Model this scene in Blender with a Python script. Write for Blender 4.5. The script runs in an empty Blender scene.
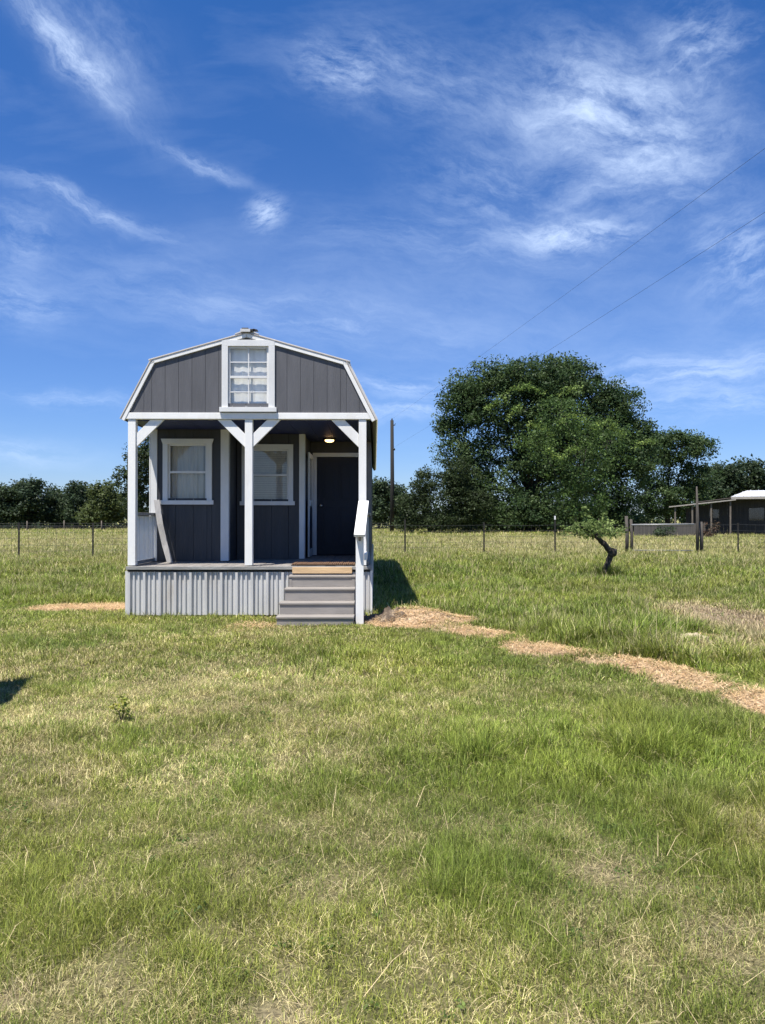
import bpy, math, random
import numpy as np
R = math.radians
random.seed(7)
rng = np.random.default_rng(11)
C = bpy.context.scene.collection
F, CX, HY, EYE = 768.0, 382.5, 518.0, 1.5        # focal length in px, image centre, horizon row, eye height


def at(px, Y):
    return (px - CX) / F * Y


def zat(py, Y):
    return EYE - (py - HY) / F * Y


def ground_pt(px, py):
    Y = F * EYE / (py - HY)
    return at(px, Y), Y


# ----------------------------------------------------------------- numpy value noise
def _hash(ix, iy, s):
    h = (ix.astype(np.int64) * 374761393 + iy.astype(np.int64) * 668265263 + s * 974634777) & 0xFFFFFFFF
    h = ((h ^ (h >> 13)) * 1274126177) & 0xFFFFFFFF
    return ((h ^ (h >> 16)) & 0xFFFF) / 65535.0


def vnoise(x, y, s=0):
    ix = np.floor(x); iy = np.floor(y)
    fx = x - ix; fy = y - iy
    fx = fx * fx * (3 - 2 * fx); fy = fy * fy * (3 - 2 * fy)
    a = _hash(ix, iy, s); b = _hash(ix + 1, iy, s); c = _hash(ix, iy + 1, s); d = _hash(ix + 1, iy + 1, s)
    return (a * (1 - fx) + b * fx) * (1 - fy) + (c * (1 - fx) + d * fx) * fy


def fbm(x, y, f, s=0, o=3):
    t = 0; a = 1; w = 0
    for k in range(o):
        t = t + a * vnoise(x * f + 17.3 * k, y * f - 9.1 * k, s + k); w += a; a *= .5; f *= 2.03
    return t / w


# ----------------------------------------------------------------- object helpers
def tag(o, label=None, cat=None, group=None, kind=None):
    if label: o['label'] = label
    if cat: o['category'] = cat
    if group: o['group'] = group
    if kind: o['kind'] = kind
    return o


def empty(name, loc, rz=0.0):
    o = bpy.data.objects.new(name, None); C.objects.link(o)
    o.location = loc; o.rotation_euler = (0, 0, rz)
    o.empty_display_size = .3
    return o


class MB:
    def __init__(s):
        s.v = []; s.f = []; s.sm = []

    def add(s, vs, fs, smooth=False):
        n = len(s.v); s.v += [tuple(map(float, p)) for p in vs]
        s.f += [tuple(i + n for i in f) for f in fs]; s.sm += [smooth] * len(fs)
        return s

    def box(s, x0, x1, y0, y1, z0, z1):
        return s.add([(x0, y0, z0), (x1, y0, z0), (x1, y1, z0), (x0, y1, z0), (x0, y0, z1), (x1, y0, z1), (x1, y1, z1), (x0, y1, z1)],
                     [(0, 3, 2, 1), (4, 5, 6, 7), (0, 1, 5, 4), (1, 2, 6, 5), (2, 3, 7, 6), (3, 0, 4, 7)])

    def prism(s, poly, a, b, axis='y'):
        n = len(poly)
        m = {'y': lambda p, t: (p[0], t, p[1]), 'x': lambda p, t: (t, p[0], p[1]), 'z': lambda p, t: (p[0], p[1], t)}[axis]
        vs = [m(p, a) for p in poly] + [m(p, b) for p in poly]
        fs = [tuple(range(n)), tuple(range(2 * n - 1, n - 1, -1))]
        fs += [(i, i + n, (i + 1) % n + n, (i + 1) % n) for i in range(n)]
        return s.add(vs, fs)

    def beam(s, p0, p1, w, h, up=(0, 0, 1)):
        p0 = np.array(p0, float); p1 = np.array(p1, float); d = p1 - p0; d /= np.linalg.norm(d)
        sx = np.cross(d, up); sx /= np.linalg.norm(sx); uz = np.cross(sx, d)
        vs = []
        for p in (p0, p1):
            for a, b in ((-1, -1), (1, -1), (1, 1), (-1, 1)):
                vs.append(p + sx * a * w / 2 + uz * b * h / 2)
        return s.add(vs, [(0, 1, 2, 3), (7, 6, 5, 4), (0, 4, 5, 1), (1, 5, 6, 2), (2, 6, 7, 3), (3, 7, 4, 0)])

    def tube(s, pts, rad, n=8, cap=True):
        pts = [np.array(p, float) for p in pts]
        if not hasattr(rad, '__len__'): rad = [rad] * len(pts)
        vs = []; fs = []
        ref = np.array((0.31, 0.17, 0.93))
        for i, p in enumerate(pts):
            d = pts[min(i + 1, len(pts) - 1)] - pts[max(i - 1, 0)]
            d /= np.linalg.norm(d) + 1e-9
            r_ = ref if abs(np.dot(d, ref)) < .95 else np.array((1., 0, 0))
            a = np.cross(d, r_); a /= np.linalg.norm(a); b = np.cross(d, a)
            for k in range(n):
                t = 2 * math.pi * k / n
                vs.append(p + rad[i] * (math.cos(t) * a + math.sin(t) * b))
        for i in range(len(pts) - 1):
            for k in range(n):
                fs.append((i * n + k, i * n + (k + 1) % n, (i + 1) * n + (k + 1) % n, (i + 1) * n + k))
        if cap:
            fs.append(tuple(range(n))); fs.append(tuple(range(len(pts) * n - 1, (len(pts) - 1) * n - 1, -1)))
        return s.add(vs, fs, True)

    def lathe(s, prof, cx, cy, n=20):
        vs = []; fs = []
        for r, z in prof:
            for k in range(n):
                t = 2 * math.pi * k / n
                vs.append((cx + r * math.cos(t), cy + r * math.sin(t), z))
        for i in range(len(prof) - 1):
            for k in range(n):
                fs.append((i * n + k, i * n + (k + 1) % n, (i + 1) * n + (k + 1) % n, (i + 1) * n + k))
        fs.append(tuple(range(n - 1, -1, -1))); fs.append(tuple(range((len(prof) - 1) * n, len(prof) * n)))
        return s.add(vs, fs, True)

    def build(s, name, m, parent=None, bevel=0, loc=None):
        me = bpy.data.meshes.new(name); me.from_pydata(s.v, [], s.f)
        me.polygons.foreach_set('use_smooth', s.sm); me.materials.append(m)
        import bmesh
        bm = bmesh.new(); bm.from_mesh(me); bmesh.ops.recalc_face_normals(bm, faces=bm.faces); bm.to_mesh(me); bm.free()
        o = bpy.data.objects.new(name, me); C.objects.link(o)
        if parent: o.parent = parent
        if loc: o.location = loc
        if bevel:
            b = o.modifiers.new('bevel', 'BEVEL'); b.width = bevel; b.segments = 2; b.limit_method = 'ANGLE'
        return o


def raw_mesh(name, V, loops, starts, totals, col, m, parent=None):
    me = bpy.data.meshes.new(name)
    me.vertices.add(len(V)); me.vertices.foreach_set('co', np.ascontiguousarray(V, np.float32).ravel())
    me.loops.add(len(loops)); me.loops.foreach_set('vertex_index', np.ascontiguousarray(loops, np.int32))
    me.polygons.add(len(starts)); me.polygons.foreach_set('loop_start', np.ascontiguousarray(starts, np.int32))
    me.polygons.foreach_set('loop_total', np.ascontiguousarray(totals, np.int32))
    a = me.color_attributes.new('tint', 'FLOAT_COLOR', 'POINT')
    rgba = np.ones((len(V), 4), np.float32); rgba[:, :3] = col
    a.data.foreach_set('color', rgba.ravel())
    me.update(calc_edges=True)
    me.materials.append(m)
    o = bpy.data.objects.new(name, me); C.objects.link(o)
    if parent: o.parent = parent
    return o


# ----------------------------------------------------------------- materials
def nodes_of(m):
    m.use_nodes = True
    nt = m.node_tree
    return nt, nt.nodes, nt.links, nt.nodes['Principled BSDF']


def mat(name, col, rough=.6, var=.18, scale=6, stretch=(1, 1, 1), bump=.0, bscale=60, dirt=None, dirt_amt=.0, metal=0., spec=.4, coord='Object', dscale=2.5):
    m = bpy.data.materials.new(name); nt, N, L, B = nodes_of(m)
    tc = N.new('ShaderNodeTexCoord'); mp = N.new('ShaderNodeMapping'); mp.inputs['Scale'].default_value = stretch
    L.new(tc.outputs[coord], mp.inputs[0])
    nz = N.new('ShaderNodeTexNoise'); nz.inputs['Scale'].default_value = scale; nz.inputs['Detail'].default_value = 6
    L.new(mp.outputs[0], nz.inputs['Vector'])
    rp = N.new('ShaderNodeValToRGB')
    rp.color_ramp.elements[0].position = .3; rp.color_ramp.elements[1].position = .72
    rp.color_ramp.elements[0].color = tuple(c * (1 - var) for c in col) + (1,)
    rp.color_ramp.elements[1].color = tuple(min(1, c * (1 + var)) for c in col) + (1,)
    L.new(nz.outputs['Fac'], rp.inputs[0]); out = rp.outputs[0]
    if dirt:
        n2 = N.new('ShaderNodeTexNoise'); n2.inputs['Scale'].default_value = dscale; n2.inputs['Detail'].default_value = 8
        n2.inputs['Roughness'].default_value = .65
        L.new(mp.outputs[0], n2.inputs['Vector'])
        r2 = N.new('ShaderNodeValToRGB'); r2.color_ramp.elements[0].position = .52; r2.color_ramp.elements[1].position = .75
        r2.color_ramp.elements[1].color = (dirt_amt,) * 3 + (1,)
        L.new(n2.outputs['Fac'], r2.inputs[0])
        mx = N.new('ShaderNodeMixRGB'); mx.inputs[2].default_value = tuple(dirt) + (1,)
        L.new(r2.outputs[0], mx.inputs[0]); L.new(out, mx.inputs[1]); out = mx.outputs[0]
    L.new(out, B.inputs['Base Color'])
    B.inputs['Roughness'].default_value = rough; B.inputs['Metallic'].default_value = metal
    B.inputs['Specular IOR Level'].default_value = spec
    if bump:
        n3 = N.new('ShaderNodeTexNoise'); n3.inputs['Scale'].default_value = bscale; n3.inputs['Detail'].default_value = 5
        L.new(mp.outputs[0], n3.inputs['Vector'])
        bp = N.new('ShaderNodeBump'); bp.inputs['Strength'].default_value = bump; bp.inputs['Distance'].default_value = .01
        L.new(n3.outputs['Fac'], bp.inputs['Height']); L.new(bp.outputs[0], B.inputs['Normal'])
    return m


def leaf_mat(name, transl=.35, rough=.55, spec=.3):
    m = bpy.data.materials.new(name); nt, N, L, B = nodes_of(m)
    at_ = N.new('ShaderNodeAttribute'); at_.attribute_name = 'tint'
    L.new(at_.outputs['Color'], B.inputs['Base Color'])
    B.inputs['Roughness'].default_value = rough; B.inputs['Specular IOR Level'].default_value = spec
    tr = N.new('ShaderNodeBsdfTranslucent'); L.new(at_.outputs['Color'], tr.inputs['Color'])
    mx = N.new('ShaderNodeMixShader'); mx.inputs[0].default_value = transl
    L.new(B.outputs[0], mx.inputs[1]); L.new(tr.outputs[0], mx.inputs[2])
    L.new(mx.outputs[0], N['Material Output'].inputs['Surface'])
    return m


def glass_mat(name, tint=(.97, .97, .96)):
    m = bpy.data.materials.new(name); nt, N, L, B = nodes_of(m)
    tr = N.new('ShaderNodeBsdfTransparent'); tr.inputs[0].default_value = tint + (1,)
    gl = N.new('ShaderNodeBsdfGlossy'); gl.inputs['Roughness'].default_value = .03
    fr = N.new('ShaderNodeFresnel'); ge = N.new('ShaderNodeNewGeometry')
    io = N.new('ShaderNodeMath'); io.operation = 'MULTIPLY_ADD'; io.inputs[1].default_value = 1 / 1.5 - 1.5; io.inputs[2].default_value = 1.5
    L.new(ge.outputs['Backfacing'], io.inputs[0]); L.new(io.outputs[0], fr.inputs[0])
    nz = N.new('ShaderNodeTexNoise'); nz.inputs['Scale'].default_value = 3
    bp = N.new('ShaderNodeBump'); bp.inputs['Strength'].default_value = .05
    L.new(nz.outputs['Fac'], bp.inputs['Height']); L.new(bp.outputs[0], gl.inputs['Normal'])
    mt = N.new('ShaderNodeMath'); mt.operation = 'MULTIPLY_ADD'; mt.inputs[1].default_value = 1.0; mt.inputs[2].default_value = .0
    L.new(fr.outputs[0], mt.inputs[0])
    mx = N.new('ShaderNodeMixShader'); L.new(mt.outputs[0], mx.inputs[0]); L.new(tr.outputs[0], mx.inputs[1]); L.new(gl.outputs[0], mx.inputs[2])
    L.new(mx.outputs[0], N['Material Output'].inputs['Surface'])
    return m


M = {}
M['white'] = mat('white_paint', (.80, .79, .76), .5, .05, 5, (1, 1, .25), .12, 90, (.45, .41, .35), .5)
M['trim_white'] = mat('white_trim_paint', (.66, .66, .65), .55, .05, 7, (1, 1, .4), .1, 90, (.5, .47, .42), .35)
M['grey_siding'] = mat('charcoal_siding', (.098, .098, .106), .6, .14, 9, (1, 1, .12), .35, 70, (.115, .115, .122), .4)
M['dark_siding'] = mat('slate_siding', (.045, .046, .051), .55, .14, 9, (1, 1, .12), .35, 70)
M['ceiling'] = mat('navy_ceiling', (.010, .019, .095), .5, .12, 8, (1, .2, 1), .2, 60)
M['door'] = mat('navy_door', (.003, .006, .018), .5, .1, 6, bump=.08)
M['roof_metal'] = mat('pale_metal_roof', (.62, .60, .57), .4, .06, 4, (1, .3, 1), .05, 40, (.45, .36, .26), .5, metal=.25)
M['roof_shade'] = mat('roof_sheathing', (.10, .09, .08), .8, .2, 8)
M['rake_tan'] = mat('tan_drip_edge', (.42, .36, .29), .5, .15, 10)
M['galv'] = mat('pale_corrugated_steel', (.57, .56, .545), .5, .10, 5, (1, 1, .3), .08, 40, (.30, .25, .19), .55, metal=.1)
M['deck'] = mat('weathered_deck_wood', (.24, .22, .20), .8, .25, 14, (1, .15, 1), .4, 60)
M['deck_edge'] = mat('grey_deck_fascia', (.27, .265, .25), .75, .2, 14, (.2, 1, 1), .4, 60)
M['new_wood'] = mat('bare_pine_board', (.58, .40, .22), .7, .2, 12, (.15, 1, 1), .3, 60)
M['step'] = mat('grey_step_paint', (.27, .245, .22), .65, .1, 10, (.3, 1, 1), .25, 70, (.34, .31, .27), .4)
M['step_edge'] = mat('worn_step_edge', (.40, .375, .345), .65, .15, 14, (.3, 1, 1), .25, 70, (.22, .2, .18), .5)
M['mat_brown'] = mat('brown_coir', (.16, .09, .05), .95, .35, 60, bump=.6)
M['plank'] = mat('old_plank', (.30, .29, .28), .8, .2, 14, (1, 1, .15), .3, 60)
M['board_grey'] = mat('weathered_plank', (.22, .21, .205), .8, .2, 14, (1, 1, .15), .3, 60)
M['curtain'] = mat('white_curtain', (.93, .91, .87), .9, .12, 14, (1, 1, .1))
M['curtain_grey'] = mat('grey_curtain', (.46, .44, .41), .9, .15, 18, (1, 1, .1))
M['blind'] = mat('pale_blind', (.42, .41, .39), .8, .08, 12)
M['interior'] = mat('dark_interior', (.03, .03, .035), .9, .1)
M['glass'] = glass_mat('window_glass')
M['dark_metal'] = mat('dark_steel', (.03, .03, .032), .5, .2, 12, metal=.3)
M['chrome'] = mat('satin_nickel', (.5, .48, .44), .3, .05, metal=.9)
M['pole'] = mat('creosote_pole', (.022, .02, .018), .85, .3, 4, (4, 4, .2), .5, 20)
M['tpost'] = mat('rusty_green_post', (.022, .02, .017), .75, .4, 9, bump=.3)
M['gate_wood'] = mat('dark_gate_wood', (.075, .065, .055), .9, .3, 8, (3, 3, .3), .6, 30)
M['post_wood'] = mat('weathered_fence_wood', (.13, .11, .09), .9, .3, 8, (3, 3, .3), .6, 30)
M['wire'] = mat('galvanised_wire', (.07, .07, .07), .6, .1, metal=.3)
M['cable'] = mat('black_cable', (.03, .03, .035), .6, .1)
M['gate_pipe'] = mat('galvanised_pipe', (.26, .26, .25), .5, .1, metal=.3)
M['barn_wall'] = mat('dark_barn_boards', (.03, .028, .028), .85, .3, 3, (6, 6, .2), .5, 20)
M['barn_roof'] = mat('white_metal_roof', (.52, .53, .54), .5, .10, 2, dirt=(.5, .4, .3), dirt_amt=.4)
M['fascia'] = mat('weathered_fascia', (.30, .275, .24), .7, .15)
M['fence_board'] = mat('silver_fence_boards', (.095, .085, .075), .9, .25, 2, (8, 8, .25), .5, 20)
M['bark'] = mat('grey_brown_bark', (.05, .042, .035), .95, .35, 4, (3, 3, .6), 1., 14)
M['dead_bark'] = mat('charred_old_bark', (.06, .048, .04), .95, .4, 9, (2, 2, .6), 1., 25, (.16, .14, .12), .7)
M['added_shed_tan'] = mat('tan_panel', (.36, .32, .26), .6, .1)
M['leaf'] = leaf_mat('tree_leaves', .4, .55, .25)
M['grass'] = leaf_mat('grass_blades', .30, .55, .25)
M['straw'] = leaf_mat('straw_fibres', .12, .7, .15)
M['pale_straw'] = mat('pale_straw', (.46, .38, .25), .95, .3, 14, bump=1., bscale=40)
M['dirt'] = mat('dug_up_soil', (.115, .085, .06), .95, .45, 9, bump=1., bscale=24, dirt=(.4, .32, .22), dirt_amt=.8, dscale=9)

# corrugated half wall: translucence put in to imitate sunlight on an opaque sheet
m = bpy.data.materials.new('sunlit_look_panel'); nt, N, L, B = nodes_of(m)
B.inputs['Base Color'].default_value = (.82, .83, .84, 1); B.inputs['Roughness'].default_value = .4
nz = N.new('ShaderNodeTexNoise'); nz.inputs['Scale'].default_value = 9
rp = N.new('ShaderNodeValToRGB'); rp.color_ramp.elements[0].color = (.80, .81, .82, 1); rp.color_ramp.elements[1].color = (.95, .96, .96, 1)
L.new(nz.outputs['Fac'], rp.inputs[0])
tr = N.new('ShaderNodeBsdfTranslucent'); L.new(rp.outputs[0], tr.inputs[0])
mx = N.new('ShaderNodeMixShader'); mx.inputs[0].default_value = .93
L.new(B.outputs[0], mx.inputs[1]); L.new(tr.outputs[0], mx.inputs[2]); L.new(mx.outputs[0], N['Material Output'].inputs['Surface'])
M['panel'] = m
# lamp
m = bpy.data.materials.new('lamp_glow'); nt, N, L, B = nodes_of(m)
B.inputs['Base Color'].default_value = (.9, .85, .75, 1)
B.inputs['Emission Color'].default_value = (1., .58, .24, 1); B.inputs['Emission Strength'].default_value = 3.2
M['lamp'] = m

# ================================================================= GROUND FIELDS
SUN = np.array((-.24, -.35, 1.0)); SUN /= np.linalg.norm(SUN)
HX, HYD, HROT = -3.86, 11.64, R(.6)       # cabin front left corner, turned by HROT
HW, HL = 3.67, 12.2


def to_local(x, y):
    dx = x - HX; dy = y - HYD
    c, s = math.cos(HROT), math.sin(HROT)
    return dx * c + dy * s, -dx * s + dy * c


TRAIL_R = [ground_pt(*p) for p in ((377, 621), (420, 622), (452, 629), (500, 637), (545, 651), (640, 669), (690, 681), (765, 706))] + [(3.22, 5.0), (3.5, 3.5), (4.0, 1.0), (4.4, -2)]
TRAIL_L = [ground_pt(*p) for p in ((62, 608), (90, 608), (127, 608), (170, 608))]


def polydist(x, y, pts):
    best = np.full(x.shape, 1e9)
    for (ax, ay), (bx, by) in zip(pts[:-1], pts[1:]):
        dx, dy = bx - ax, by - ay
        t = np.clip(((x - ax) * dx + (y - ay) * dy) / (dx * dx + dy * dy), 0, 1)
        best = np.minimum(best, np.hypot(x - ax - t * dx, y - ay - t * dy))
    return best


def sstep(a, b, x):
    t = np.clip((x - a) / (b - a), 0, 1); return t * t * (3 - 2 * t)


def patch(x, y, px, py, rx, ry):
    """soft blob on the ground measured from the photograph"""
    X0, Y0 = ground_pt(px, py)
    _, Ya = ground_pt(px, py - ry); _, Yb = ground_pt(px, py + ry)
    sx = rx / F * Y0; sy = max((Ya - Yb) / 2, .05)
    return np.exp(-(((x - X0) / sx) ** 2 + ((y - Y0) / sy) ** 2))


LUSH = [(590, 775, 105, 42, .95), (470, 770, 60, 34, .6), (715, 755, 60, 34, .6), (600, 722, 110, 16, .3), (330, 655, 80, 14, .35), (50, 905, 60, 40, .35),
        (215, 890, 60, 30, .35), (440, 890, 60, 40, .4), (720, 860, 50, 34, .4), (330, 800, 60, 22, .3), (140, 735, 45, 16, .45), (330, 930, 30, 20, .3), (520, 870, 30, 20, .3),
        (640, 640, 60, 20, .5), (60, 590, 60, 14, .4), (480, 580, 110, 25, .55), (690, 580, 90, 14, .4), (360, 1012, 50, 12, .6), (580, 1010, 40, 14, .5), (60, 640, 60, 12, .3), (415, 680, 60, 14, .2), (612, 578, 26, 6, .9)]
DRY = [(200, 690, 110, 28, .40), (60, 740, 70, 30, .40), (330, 745, 110, 25, .30), (150, 790, 120, 22, .3), (610, 868, 45, 18, .4), (640, 950, 130, 24, .2),
       (520, 985, 90, 25, .2), (720, 925, 50, 22, .3), (300, 920, 50, 30, .2), (100, 985, 120, 25, .18), (280, 1010, 60, 12, .4), (10, 990, 25, 25, .5),
       (730, 620, 52, 17, 1.5), (690, 655, 90, 12, .55), (755, 640, 40, 12, .5), (500, 690, 60, 10, .2), (270, 634, 40, 5, .5), (30, 545, 120, 9, .3), (560, 545, 160, 7, .5), (40, 830, 70, 30, .2)]
BROWN = [(735, 618, 52, 17, 1.4), (715, 648, 60, 9, .8), (610, 870, 50, 20, .28), (280, 1012, 45, 10, .4), (720, 930, 50, 22, .25), (10, 1000, 25, 18, .4), (35, 770, 50, 14, .25)]


def fields(x, y):
    n1 = fbm(x, y, .55, 3); n2 = fbm(x, y, 1.9, 21); n3 = fbm(x, y, 6.5, 41, 2)
    dry = .50 + .28 * (n1 - .5) + .42 * (n2 - .5) + .85 * (n3 - .5) + .22 * sstep(5.0, 6.3, y) * sstep(11.5, 10, y) * sstep(1.2, -.3, x)
    lush = np.zeros_like(x); brown = np.zeros_like(x)
    for p in LUSH: lush += p[4] * patch(x, y, *p[:4])
    for p in DRY: dry = dry + .75 * p[4] * patch(x, y, *p[:4])
    for p in BROWN: brown += p[4] * patch(x, y, *p[:4])
    dR = polydist(x, y, TRAIL_R); dL = polydist(x, y, TRAIL_L)
    w = (fbm(x, y, 1.6, 71) - .5) * .42 + (fbm(x, y, 7, 72, 2) - .5) * .22
    dR = dR + .25 * (fbm(x, y, 3.1, 75) - .35) * sstep(9.0, 7.2, y)
    bare = np.maximum(sstep(.41, .14, dR + w), sstep(.60, .3, dL + w * 1.3))
    bare = bare * (1 - .7 * sstep(.54, .68, fbm(x, y, 3.3, 78, 3)) * sstep(11.5, 9.5, y))
    bare = np.maximum(bare, sstep(.78, .5, np.hypot((x - .6) / 1.25, y - 11.0) + w * 1.2))
    X0, Y0 = ground_pt(690, 636)
    bare = np.maximum(bare, .9 * sstep(.32, .2, np.hypot((x - X0) / 1.0, (y - Y0 + .15) / .7) + w * .5))
    bare = np.maximum(bare, .35 * sstep(.5, .2, np.hypot(x + 1.75, y - 10.6) + w))
    # past the trail and past the cabin the field is not mown
    side = np.where(x < -3.0, y - 12.9, 0)
    ry = np.interp(x, [p[0] for p in TRAIL_R[:8]], [p[1] for p in TRAIL_R[:8]])
    right = np.where(x > -.3, np.where(x > 3.05, np.minimum(y - 1.0, x - 3.2 + .3), y - ry), y - 23)
    tall = sstep(.1, .9, np.where(x < -3.0, side, right) + (n2 - .5) * .6)
    far = sstep(17, 34, y)
    dry = dry - .48 * np.clip(lush, 0, 1.2) - .34 * tall * (1 - far) + .0 * far
    return np.clip(dry, 0, 1), np.clip(lush, 0, 1.2), np.clip(brown, 0, 1), np.clip(bare, 0, 1), tall, far, n3


def height(x, y):
    near = np.exp(-(np.hypot(x, y - 8) / 40) ** 2)
    h = near * (.07 * (fbm(x, y, .45, 5) - .5) + .03 * (fbm(x, y, 2.2, 8) - .5))
    h = h + (1 - near) * .25 * (fbm(x, y, .04, 9) - .5)
    dR = polydist(x, y, TRAIL_R[:8])
    h = h + .05 * sstep(.4, .0, dR) + .15 * np.exp(-(((x - .6) / .6) ** 2 + ((y - 11.1) / .32) ** 2)) * (.6 + .8 * fbm(x, y, 5, 77))
    lx, ly = to_local(x, y)
    inside = sstep(-.5, .1, np.minimum(np.minimum(lx, HW - lx), np.minimum(ly + 1.0, HL - ly)))
    return h * (1 - inside)


# ----------------------------------------------------------------- ground sheet
def axis(lo, hi, step, far, grow=1.16):
    a = list(np.arange(lo, hi + 1e-6, step)); s = step
    while a[-1] < far: s *= grow; a.append(a[-1] + s)
    s = step
    while a[0] > -far: s *= grow; a.insert(0, a[0] - s)
    return np.array(a)


gx = axis(-9, 9, .09, 1800); gy = axis(1.5, 18, .09, 1800)
GX, GY = np.meshgrid(gx, gy)
GZ = height(GX, GY)
dry, lush, brown, bare, tall, far, n3 = fields(GX, GY)
soil = np.stack([.105 + .05 * n3, .088 + .04 * n3, .052 + .02 * n3], -1)
thatch = np.stack([.34 + .14 * n3, .29 + .12 * n3, .15 + .06 * n3], -1)
green = np.stack([.12 + .03 * n3, .145 + .04 * n3, .038 + 0 * n3], -1)
strawc = np.stack([.50 + .12 * n3, .37 + .1 * n3, .235 + .07 * n3], -1)
brownc = np.stack([.26 + .08 * n3, .20 + .06 * n3, .15 + .05 * n3], -1)
gc = green * (1 - dry[..., None]) + thatch * dry[..., None]
gc = gc * .34 + soil * .30
fs = sstep(25, 60, GY)[..., None]
gc = gc * (1 - fs) + (np.array((.22, .225, .08)) * (1 - dry[..., None] * .6) + np.array((.36, .31, .14)) * dry[..., None] * .6) * fs
gc = gc * (1 - brown[..., None] * .7) + brownc * brown[..., None] * .7
gc = gc * (1 - bare[..., None]) + strawc * bare[..., None]
V = np.stack([GX, GY, GZ], -1).reshape(-1, 3)
nx, ny = len(gx), len(gy)
i, j = np.meshgrid(np.arange(nx - 1), np.arange(ny - 1))
b = (j * nx + i).ravel()
loops = np.stack([b, b + 1, b + nx + 1, b + nx], -1).ravel()
m = bpy.data.materials.new('turf_soil'); nt, N, L, B = nodes_of(m)
a = N.new('ShaderNodeAttribute'); a.attribute_name = 'tint'
geo = N.new('ShaderNodeNewGeometry')
nz = N.new('ShaderNodeTexNoise'); nz.inputs['Scale'].default_value = 55; nz.inputs['Detail'].default_value = 5; L.new(geo.outputs['Position'], nz.inputs['Vector'])
mr = N.new('ShaderNodeMapRange'); mr.inputs[1].default_value = .3; mr.inputs[2].default_value = .7; mr.inputs[3].default_value = .55; mr.inputs[4].default_value = 1.35
L.new(nz.outputs['Fac'], mr.inputs[0])
vm = N.new('ShaderNodeVectorMath'); vm.operation = 'SCALE'; L.new(a.outputs['Color'], vm.inputs[0]); L.new(mr.outputs[0], vm.inputs['Scale'])
L.new(vm.outputs[0], B.inputs['Base Color']); B.inputs['Roughness'].default_value = .95; B.inputs['Specular IOR Level'].default_value = .1
bp = N.new('ShaderNodeBump'); bp.inputs['Strength'].default_value = .7; bp.inputs['Distance'].default_value = .02
L.new(nz.outputs['Fac'], bp.inputs['Height']); L.new(bp.outputs[0], B.inputs['Normal'])
g = raw_mesh('ground', V, loops, np.arange(len(b)) * 4, np.full(len(b), 4), gc.reshape(-1, 3), m)
tag(g, 'flat field of soil and thatch under the grass, out to the horizon', 'ground', kind='structure')


# ----------------------------------------------------------------- blades
def ribbons(name, X, Y, Z, H, W, az, lean, bend, col, m, label, cat, parent=None):
    """every blade: two quads' worth of ribbon ending in a point"""
    n = len(X)
    da = np.stack([np.cos(az), np.sin(az), np.zeros(n)], -1)
    pa = np.stack([-np.sin(az), np.cos(az), np.zeros(n)], -1)
    p0 = np.stack([X, Y, Z], -1)
    l1 = lean; l2 = np.minimum(lean + bend, 1.75)
    up = np.array((0, 0, 1.))
    p1 = p0 + (H * .55)[:, None] * (da * np.sin(l1)[:, None] + up * np.cos(l1)[:, None])
    p2 = p1 + (H * .45)[:, None] * (da * np.sin(l2)[:, None] + up * np.cos(l2)[:, None])
    p2[:, 2] = np.maximum(p2[:, 2], Z + .004)
    w = (W * .5)[:, None]
    V = np.stack([p0 - pa * w, p0 + pa * w, p1 + pa * w * .8, p1 - pa * w * .8, p2], 1).reshape(-1, 3)
    base = (np.arange(n) * 5)[:, None]
    loops = (base + np.array([0, 1, 2, 3, 3, 2, 4])).ravel()
    starts = (np.arange(n)[:, None] * 7 + np.array([0, 4])).ravel()
    totals = np.tile([4, 3], n)
    o = raw_mesh(name, V, loops, starts, totals, np.repeat(col, 5, axis=0), m, parent)
    if label: tag(o, label, cat, kind='stuff')
    return o


def scatter(y0, y1, dens, margin):
    a0 = .52; ys = np.linspace(y0, y1, 400)
    wid = 2 * (a0 * np.maximum(ys, 0) + margin)
    area = np.trapezoid(wid, ys) if hasattr(np, 'trapezoid') else np.trapz(wid, ys)
    n = int(area * dens)
    cdf = np.cumsum(wid); cdf /= cdf[-1]
    Y = np.interp(rng.random(n), cdf, ys)
    X = (rng.random(n) * 2 - 1) * (a0 * np.maximum(Y, 0) + margin)
    lx, ly = to_local(X, Y)
    ins = (lx > -.02) & (lx < HW + .02) & (ly > 0.0) & (ly < HL)
    stair = (lx > 2.38) & (lx < 3.62) & (ly > -1.06) & (ly < .1)
    k = ~(ins | stair)
    return X[k], Y[k]


GREENS = np.array([(.190, .236, .034), (.245, .290, .050), (.320, .350, .080), (.130, .172, .026)])
DRIES = np.array([(.62, .55, .26), (.52, .455, .20), (.70, .62, .33), (.37, .31, .14)])


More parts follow.
